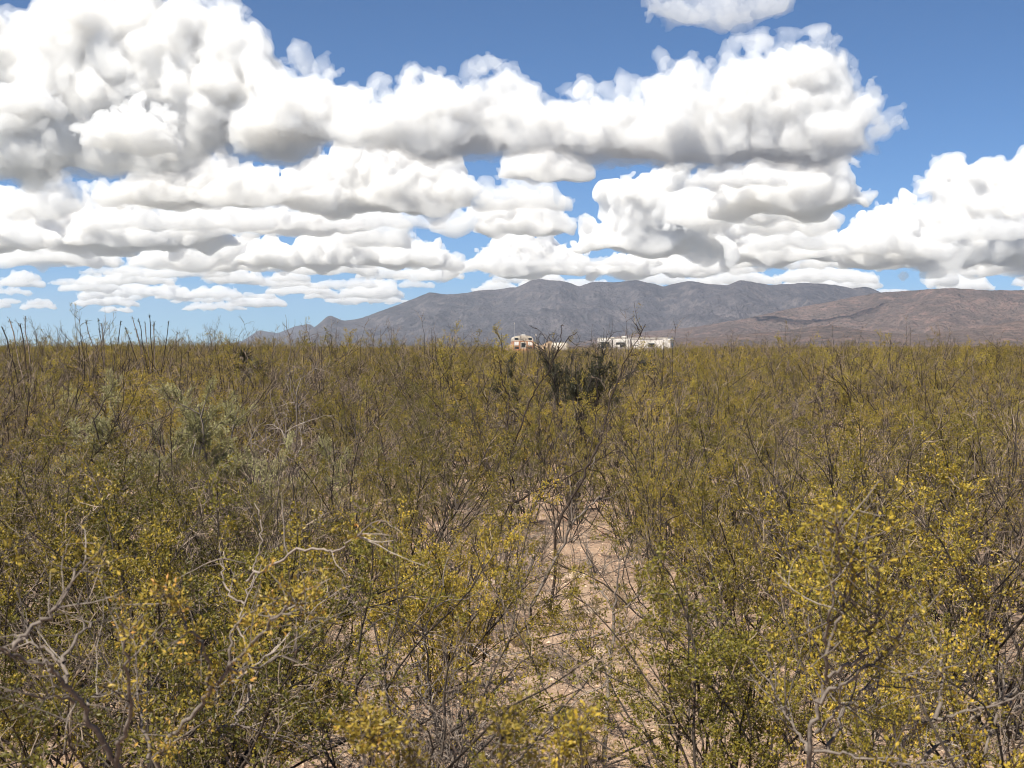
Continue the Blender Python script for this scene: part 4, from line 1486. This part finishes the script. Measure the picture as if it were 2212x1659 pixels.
D = 3.6
foot = (ux(470) * D + .2, D, gz(.2, D))
a1 = trace(c5, [(1050, 1640), (1150, 1520), (1230, 1440), (1330, 1430), (1430, 1450), (1530, 1510), (1700, 1540), (1850, 1590)], D, .2, .003)
w1_ = trace(c5, [(1250, 1500), (1340, 1420), (1350, 1350), (1410, 1280), (1430, 1180), (1450, 1150), (1400, 1000), (1360, 850), (1390, 730), (1440, 580), (1460, 480), (1480, 350), (1490, 250), (1470, 150)], D, .3, .004)
hero('dead_sapling', 'crooked whitish dead twigs arching behind the golden tufts at lower left', 'dead bush', foot, [
    (to_ground(a1, foot), .007, .002, grey(9, .08, .3, None, .0018)),
    (to_ground(w1_, foot), .005, .0016, grey(9, .06, .2, None, .0022)),
    (trace(c5, [(1390, 730), (1310, 690), (1270, 600), (1265, 500), (1280, 430)], D + .2, .1, .004), .004, .002, grey(4, .05, .15, None, .0018)),
    (trace(c5, [(1400, 600), (1480, 540), (1550, 500), (1700, 420), (1850, 405), (1920, 430), (2000, 360), (2080, 310)], D + .1, -.5, .003), .0045, .0018, lambda p, L: (grey(6, .05, .2, None, .0018)(p, L), p.leaves_on(L, .008, 4, .016, .88, .04))),
    (trace(c5, [(1300, 1190), (1400, 1130), (1550, 1000), (1650, 900), (1740, 850), (1720, 740)], D, .2, .003), .005, .0016, grey(6, .05, .2, None, .002)),
], M_GOLD, M_DEAD, 1060)

# 6. near leafy bush at lower right and the bare branch beside it
D = 3.1
foot = (ux(1760) * D, D + .1, gz(ux(1760) * D, D))
BIG = (.9, .0095, 2, .0135)
def leafy(n, t0=.2, lo=.06, hi=.22):
    return lambda p, L: side_shoots(p, L, n, lo, hi, (20, 50), True, BIG, .0022, t0)
s1 = trace(c7, [(740, 1659), (750, 1500), (790, 1330), (820, 1200), (835, 1050), (835, 900), (850, 780), (880, 600), (900, 450), (905, 320), (900, 270)], D, -.35)
hero('creosote_bush', 'nearest leafy creosote at lower right, its blurred yellow-green tip standing highest', 'bush', foot, [
    (to_ground(s1, foot), .0065, .0016, leafy(22, .45, .05, .16)),
    (trace(c7, [(835, 1000), (900, 820), (960, 680), (990, 520), (1000, 400), (985, 350)], D - .2, -.1), .004, .0014, leafy(14, .25)),
    (trace(c7, [(840, 1160), (930, 1100), (1020, 1040), (1090, 900), (1120, 740), (1135, 600), (1130, 500)], D - .1, -.2), .005, .0014, leafy(15, .3)),
    (trace(c7, [(770, 1290), (870, 1230), (990, 1150), (1120, 1060), (1220, 960), (1260, 850)], D - .1, -.1), .005, .0014, leafy(14, .4)),
    (trace(c7, [(770, 1480), (850, 1400), (920, 1310), (1040, 1240), (1180, 1200), (1280, 1160)], D, -.1), .005, .0014, leafy(12, .35)),
    (trace(c7, [(830, 1580), (900, 1430), (950, 1300), (1100, 1350), (1250, 1420)], D, .1), .005, .0014, leafy(12, .3)),
    (trace(c7, [(740, 1580), (640, 1450), (560, 1300), (500, 1150)], D, .15), .005, .0014, leafy(12, .3)),
    (trace(c7, [(780, 1590), (940, 1590), (1100, 1640), (1250, 1640)], D - .1, -.1), .004, .0014, leafy(8, .3)),
], M_LEAF, M_GREYBARK, 1100, .5)

D = 3.5
foot = (ux(1960) * D, D, gz(ux(1960) * D, D))
b1 = trace(c7, [(1280, 1520), (1370, 1410), (1470, 1400), (1600, 1360), (1750, 1330), (1952, 1260), (2100, 1200)], D, -.2, .003)
b2 = trace(c7, [(1370, 1659), (1480, 1540), (1650, 1430), (1800, 1300), (1952, 1200), (2100, 1120)], D, .2, .003)
hero('bare_bush', 'bare grey branches fanning out near the lower right corner', 'dead bush', foot, [
    (to_ground(b1, foot), .007, .002, grey(9, .06, .25, None, .0018)),
    (to_ground(b2, foot), .0065, .002, grey(9, .06, .25, None, .0018)),
    (trace(c7, [(1470, 1400), (1490, 1200), (1500, 1030), (1440, 880), (1380, 750), (1300, 650)], D - .1, .3, .003), .006, .0018, grey(8, .06, .2, (.3, .012, 2, .015), .002)),
    (trace(c7, [(1720, 1640), (1790, 1450), (1830, 1300), (1850, 1200), (1830, 1050)], D, .2, .003), .0055, .0018, grey(7, .06, .2, None, .002)),
    (trace(c7, [(1650, 1430), (1760, 1450), (1900, 1440), (2050, 1420)], D + .1, .1, .003), .004, .0018, grey(5, .06, .2, None, .002)),
], M_LEAF, M_GREYBARK, 1130)

# 7. blurred sprigs standing up from the bottom edge
for lab, x0, tips, D in (('blurred golden sprig at the bottom edge left of the pale sapling', 1075, [(1040, 1500), (1030, 1430), (1060, 1600)], 2.25),
                         ('blurred yellow-green sprig at the bottom edge beside the sandy opening', 1210, [(1450, 1520), (1560, 1390), (1400, 1600)], 2.4),
                         ('blurred golden sprig at the bottom edge right of the slanting branch', 800, [(180, 1420), (130, 1380), (260, 1500)], 2.3),
                         ('blurred orange-tipped sprig at the bottom edge between the golden sprigs', 880, [(430, 1480), (470, 1560)], 2.35)):
    foot = (ux(x0) * D, D + .1, gz(ux(x0) * D, D))
    brs = []
    for i, (tx, ty) in enumerate(tips):
        tip = trace(c6, [(tx + 10, ty + 330), (tx + 4, ty + 160), (tx, ty)], D, -.05, .002)
        brs.append((to_ground(tip, foot), .0038, .0011, lambda p, L: side_shoots(p, L, 6, .03, .09, (20, 50), True, (.75, .0085, 2, .012), .0013, .6)))
    hero('sprig', lab, 'bush', foot, brs, M_GOLD if 'golden' in lab or 'orange' in lab else M_LEAF, M_GREYBARK, 1200 + x0, .5)

# 8. dark half-bare shrub in front of the van
D = 14.5
p = Plant(1300)
r = p.r
for s in range(22):
    a = 2 * math.pi * r.random()
    tilt = math.radians(r.uniform(3, 30))
    st = p.shoot((math.cos(a) * .12, math.sin(a) * .12, 0), (math.cos(a) * math.sin(tilt), math.sin(a) * math.sin(tilt), math.cos(tilt)), r.uniform(1.15, 1.98), 10, .10, .03)
    p.tube(st, .014, .004)
    for b in range(12):
        q, dd = p.fork(st, r.uniform(.25, 1), r.uniform(20, 55))
        br = p.shoot(q, dd, r.uniform(.12, .34), 6, .18, .06)
        p.tube(br, .006, .002)
        for w in range(4):
            q2, d2 = p.fork(br, r.uniform(.2, 1), r.uniform(25, 60))
            tw = p.shoot(q2, d2, r.uniform(.06, .2), 4, .2, .05)
            p.tube(tw, .003, .0014)
            if 1.12 < tw[:, 2].max() < 1.62 + r.normal(0, .05) and r.random() < .9:
                p.leaves_on(tw, .008, 3, .02, .0, .022)
m_darkbark = bark_material('blackish_bark', [(0.0, (0.02, 0.018, 0.017)), (0.6, (0.06, 0.05, 0.046)), (1.0, (0.17, 0.14, 0.125))])
dk = obj('dark_bush', None, loc=(ux(1232) * D, D, gz(ux(1232) * D, D)), scale=(.72, .72, .98))
tag(dk, 'dark grey-green shrub with bare upper twigs below the white van', 'bush')
obj('stems', p.wood_mesh('stems', m_darkbark), dk)
obj('foliage', p.leaf_mesh('foliage', M_DEEP), dk)

# 9. ocotillo wands on the left skyline
def ocotillo(label, D, xfoot, tips, seed):
    foot = (ux(xfoot) * D, D, gz(ux(xfoot) * D, D))
    root = obj('ocotillo', None, loc=foot)
    tag(root, label, 'ocotillo', 'ocotillos on the left skyline')
    rng = np.random.default_rng(seed)
    for i, (tx, ty) in enumerate(tips):
        p = Plant(seed + i)
        tip = np.array([ux(tx) * D - foot[0], rng.uniform(-.35, .35), CAM_Z + vy(ty) * D - foot[2]])
        t = np.linspace(0, 1, 12)[:, None]
        L = tip * t ** np.array([1.35, 1.2, .95]) + rng.normal(0, .008, (12, 3))
        p.tube(L, .013, .006)
        thorns(p, L, .05)
        w = obj('wand', p.wood_mesh('wand', M_THORN if i % 2 else M_BARK, 5), root)
        p.leaves_on(L, .03, 2, .02, .5, .015)
        p.leaves_on(L, .008, 2, .02, .97, .02)
        tag(obj('leaflets', p.leaf_mesh('leaflets', M_DEEP), w), kind='stuff')
ocotillo('ocotillo with a fan of long grey wands standing on the left skyline', 24.0, 336, [c3(*q) for q in ((970, 125), (1030, 140), (1050, 160), (1105, 105), (1120, 170), (1205, 150), (985, 210), (1090, 150), (1260, 240), (940, 200))], 1400)
ocotillo('few-wanded ocotillo left of the larger fan on the skyline', 23.0, 232, [c3(*q) for q in ((660, 150), (697, 130), (765, 165), (880, 150), (740, 230))], 1420)
ocotillo('slender dark ocotillo wands at the left edge of the skyline', 17.0, 75, [c3(*q) for q in ((22, 130), (110, 160), (155, 120), (60, 190))], 1440)

# 10. dark yucca behind the ocotillo
D = 26.0
for lab, X, zh, sd in (('dark green yucca head right of the ocotillo fan', 516, 1.86, 1), ('lower dark yucca head beside the first yucca', 545, 1.70, 2)):
    x = ux(X) * D
    root = obj('yucca', None, loc=(x, D, gz(x, D)))
    tag(root, lab, 'yucca', 'yuccas on the left skyline')
    p = Plant(1500 + sd)
    tr = p.shoot((0, 0, -.02), (.03, 0, 1), zh - .35, 6, .05, 0)
    p.tube(tr, .07, .055)
    obj('trunk', p.wood_mesh('trunk', M_BARK, 7), root)
    q = Plant(1510 + sd)
    q.leaves_on(tr[-3:], .0022, 1, .24, 0, .03, .35)
    obj('leaves', q.leaf_mesh('leaves', M_DEEP, .07), root)

# 11. tall feathery shrubs that break the skyline
sk = random.Random(41)
for i, (X, top, D) in enumerate(((172, 662, 22), (20, 695, 21), (58, 690, 23), (95, 702, 20), (128, 690, 22), (205, 696, 24), (238, 704, 21), (290, 708, 25), (420, 700, 26), (460, 695, 28), (500, 705, 27), (585, 710, 30), (655, 712, 29), (700, 722, 33), (800, 702, 27), (840, 716, 31), (905, 720, 30), (985, 712, 29), (1690, 716, 33), (1770, 712, 30), (1905, 726, 34), (2040, 722, 32), (2150, 724, 33))):
    x = ux(X) * D
    h = CAM_Z + vy(top) * D
    kind = 'thorn_bush' if i % 3 else 'creosote_bush'
    w, f = PROTO[kind][[2, 0, 1][i % 3] if kind == 'thorn_bush' else (4, 6)[i % 2]]
    o = obj('tall_bush', None, loc=(x, D, gz(x, D)), rz=sk.uniform(0, 6.28), scale=(.8, .8, (h if X > 560 else h * .91) / (1.85 if kind == 'thorn_bush' else 1.5)))
    where = 'left of the range' if X < 560 else ('before the range' if X < 1280 else 'right of the trailer')
    idx = ORD[[k for k, v in enumerate([x_ for x_ in sorted([172, 20, 58, 95, 128, 205, 238, 290, 420, 460, 500, 585, 655, 700, 800, 840, 905, 985, 1690, 1770, 1905, 2040, 2150]) if (x_ < 560) == (X < 560) and (x_ < 1280) == (X < 1280)]) if v == X][0]]
    tag(o, 'tall sparse twiggy bush breaking the skyline %s, %s from left' % (where, idx), 'bush', 'tall twiggy bushes on the skyline')
    if X == 172:
        o['label'] = 'highest feathery twig bush on the left skyline'
    obj('stems', w, o)
    obj('foliage', f, o)

# ---------------------------------------------------------------- stones, gravel and litter
def stone_verts(rng, s):
    V = np.array([(1, 0, 0), (-1, 0, 0), (0, 1, 0), (0, -1, 0), (0, 0, 1), (0, 0, -1)], float)
    V = V * rng.uniform(.6, 1.0, (6, 3)) + rng.normal(0, .16, (6, 3))
    return V * s * np.array([1, rng.uniform(.6, 1), rng.uniform(.4, .75)])
OCT = np.array([(0, 2, 4), (2, 1, 4), (1, 3, 4), (3, 0, 4), (2, 0, 5), (1, 2, 5), (3, 1, 5), (0, 3, 5)])
m_stone, n_ = material('desert_stone')
geo_ = n_.n.new('ShaderNodeNewGeometry')
nz_ = n_.noise(coords(n_), 40, 4, .6)
sc_ = n_.ramp(n_.math('ADD', E(n_, geo_.outputs['Random Per Island']) * .8, (nz_ - .5) * .6, clamp=True),
              [(0, (.22, .13, .095)), (.35, (.40, .27, .19)), (.65, (.52, .38, .28)), (.88, (.62, .51, .41)), (1, (.70, .64, .56))])
n_.l.new(principled(n_, sc_, .9, .2, normal=bump(n_, nz_, .4, .004)).outputs[0], n_.outp.inputs[0])
g_ = np.random.default_rng(55)
NS = 15000
yy = np.sqrt(g_.uniform(4.6 ** 2, 15 ** 2, NS * 2))
xx = np.where(g_.random(NS * 2) < .6, g_.uniform(-1.6, 1.4, NS * 2), g_.uniform(-.4, .4, NS * 2) * yy)
VV, TT = [], []
for i in range(NS):
    s = min(.0035 + g_.exponential(.0055), .034)
    x, y = xx[i], yy[i]
    v = stone_verts(g_, s)
    a = g_.uniform(0, 6.28)
    ca_, sa_ = math.cos(a), math.sin(a)
    v = np.stack([v[:, 0] * ca_ - v[:, 1] * sa_ + x, v[:, 0] * sa_ + v[:, 1] * ca_ + y, v[:, 2] + s * .2], 1)
    VV.append(v); TT.append(OCT + i * 6)
VV = np.concatenate(VV)
VV[:, 2] += ground_z(VV[:, 0], VV[:, 1])
gr = obj('gravel', mesh_from('gravel', VV, tris=np.concatenate(TT), mats=[m_stone]))
tag(gr, 'small pinkish gravel strewn over the bare soil', kind='stuff')

lit_ = Plant(1600)
for i in range(2600):
    y = math.sqrt(lit_.r.uniform(4.6 ** 2, 16 ** 2)); x = lit_.r.uniform(-.4, .4) * y
    a = lit_.r.uniform(0, 6.28)
    q = np.array([x, y, gz(x, y) + .006])
    L = lit_.r.uniform(.03, .22)
    pts_ = lit_.shoot((0, 0, .02), (math.cos(a), math.sin(a), 0), L, 3, .18, 0)
    pts_[:, 2] = lit_.r.uniform(0, .012)
    lit_.tube(pts_ + q, lit_.r.uniform(.0009, .0024), .0007)
lo_ = obj('fallen_twigs', lit_.wood_mesh('fallen_twigs', M_BARK))
tag(lo_, 'fallen dry twigs littering the soil under the bushes', kind='stuff')

# dry grass tufts round the clearing
for i, (X, Y, h, lab) in enumerate(((1335, 1320, .26, 'straw-coloured grass tuft right of the sandy opening'), (1120, 1400, .2, 'dry grass tuft left of the sandy opening'), (1010, 1290, .24, 'dry grass tuft under the thorny sapling'),
                                    (1290, 1560, .16, 'small dry grass tuft low beside the pale sapling'), (860, 1330, .24, 'dry grass tuft at the left side of the clearing'), (1410, 1230, .28, 'dry grass tuft behind the low grey brush'),
                                    (700, 1420, .22, 'dry grass tuft among the bushes at lower left'), (1560, 1400, .24, 'dry grass tuft among the bushes at lower right'))):
    Dg = CAM_Z / ((Y - HZ) / PXT)
    x = ux(X) * Dg
    p = Plant(1700 + i)
    for b in range(70):
        a = p.r.uniform(0, 6.28); tl = math.radians(p.r.uniform(3, 50))
        L = p.shoot((math.cos(a) * .03 * p.r.random(), math.sin(a) * .03 * p.r.random(), 0), (math.cos(a) * math.sin(tl), math.sin(a) * math.sin(tl), math.cos(tl)), h * p.r.uniform(.5, 1.1), 4, .1, -.08)
        p.tube(L, .0016, .0005)
    root = obj('dry_grass', None, loc=(x, Dg, gz(x, Dg)))
    tag(root, lab, 'grass tuft', 'dry grass tufts', 'thing')
    obj('blades', p.wood_mesh('blades', M_STRAW), root)

import bmesh
m_rock, n_ = material('pale_rock')
f_ = n_.noise(coords(n_), 9, 5, .6)
n_.l.new(principled(n_, n_.mix(n_.step(f_, .3, .7), (.40, .29, .22), (.60, .49, .38)), .9, .2, normal=bump(n_, f_, .6, .02)).outputs[0], n_.outp.inputs[0])
for i, (X, Y, s, lab) in enumerate(((1247, 1250, .075, 'flat pale rock on the clearing right of the leaning stem'), (1155, 1185, .06, 'small pale rock at the back of the clearing'),
                                    (1300, 1418, .045, 'whitish rock beside the straight pale sapling'), (1340, 1500, .04, 'small pink rock low in the sandy opening'),
                                    (905, 1200, .06, 'pale rock at the left back of the clearing'), (1275, 1330, .05, 'tan rock in the middle of the sandy opening'),
                                    (2160, 1480, .05, 'pale rock on bare soil near the right edge'), (1062, 1262, .05, 'pale rock near the foot of the thorny sapling'))):
    Dr = CAM_Z / ((Y - HZ) / PXT)
    x = ux(X) * Dr
    bm = bmesh.new()
    bmesh.ops.create_icosphere(bm, subdivisions=3, radius=1)
    rr = np.random.default_rng(70 + i)
    cut = [rr.standard_normal(3) for _ in range(9)]
    for v in bm.verts:
        co = np.array(v.co)
        for cpl in cut:
            nrm = cpl / np.linalg.norm(cpl)
            dd = co @ nrm - .72
            if dd > 0:
                co = co - nrm * dd * .9
        v.co = Vector(co * np.array([s * 1.4, s, s * .6]))
    me = bpy.data.meshes.new('rock'); bm.to_mesh(me); bm.free(); me.materials.append(m_rock)
    tag(obj('rock', me, loc=(x, Dr, gz(x, Dr) + s * .2), rz=i * 1.3), lab, 'rock', 'pale rocks on the clearing')
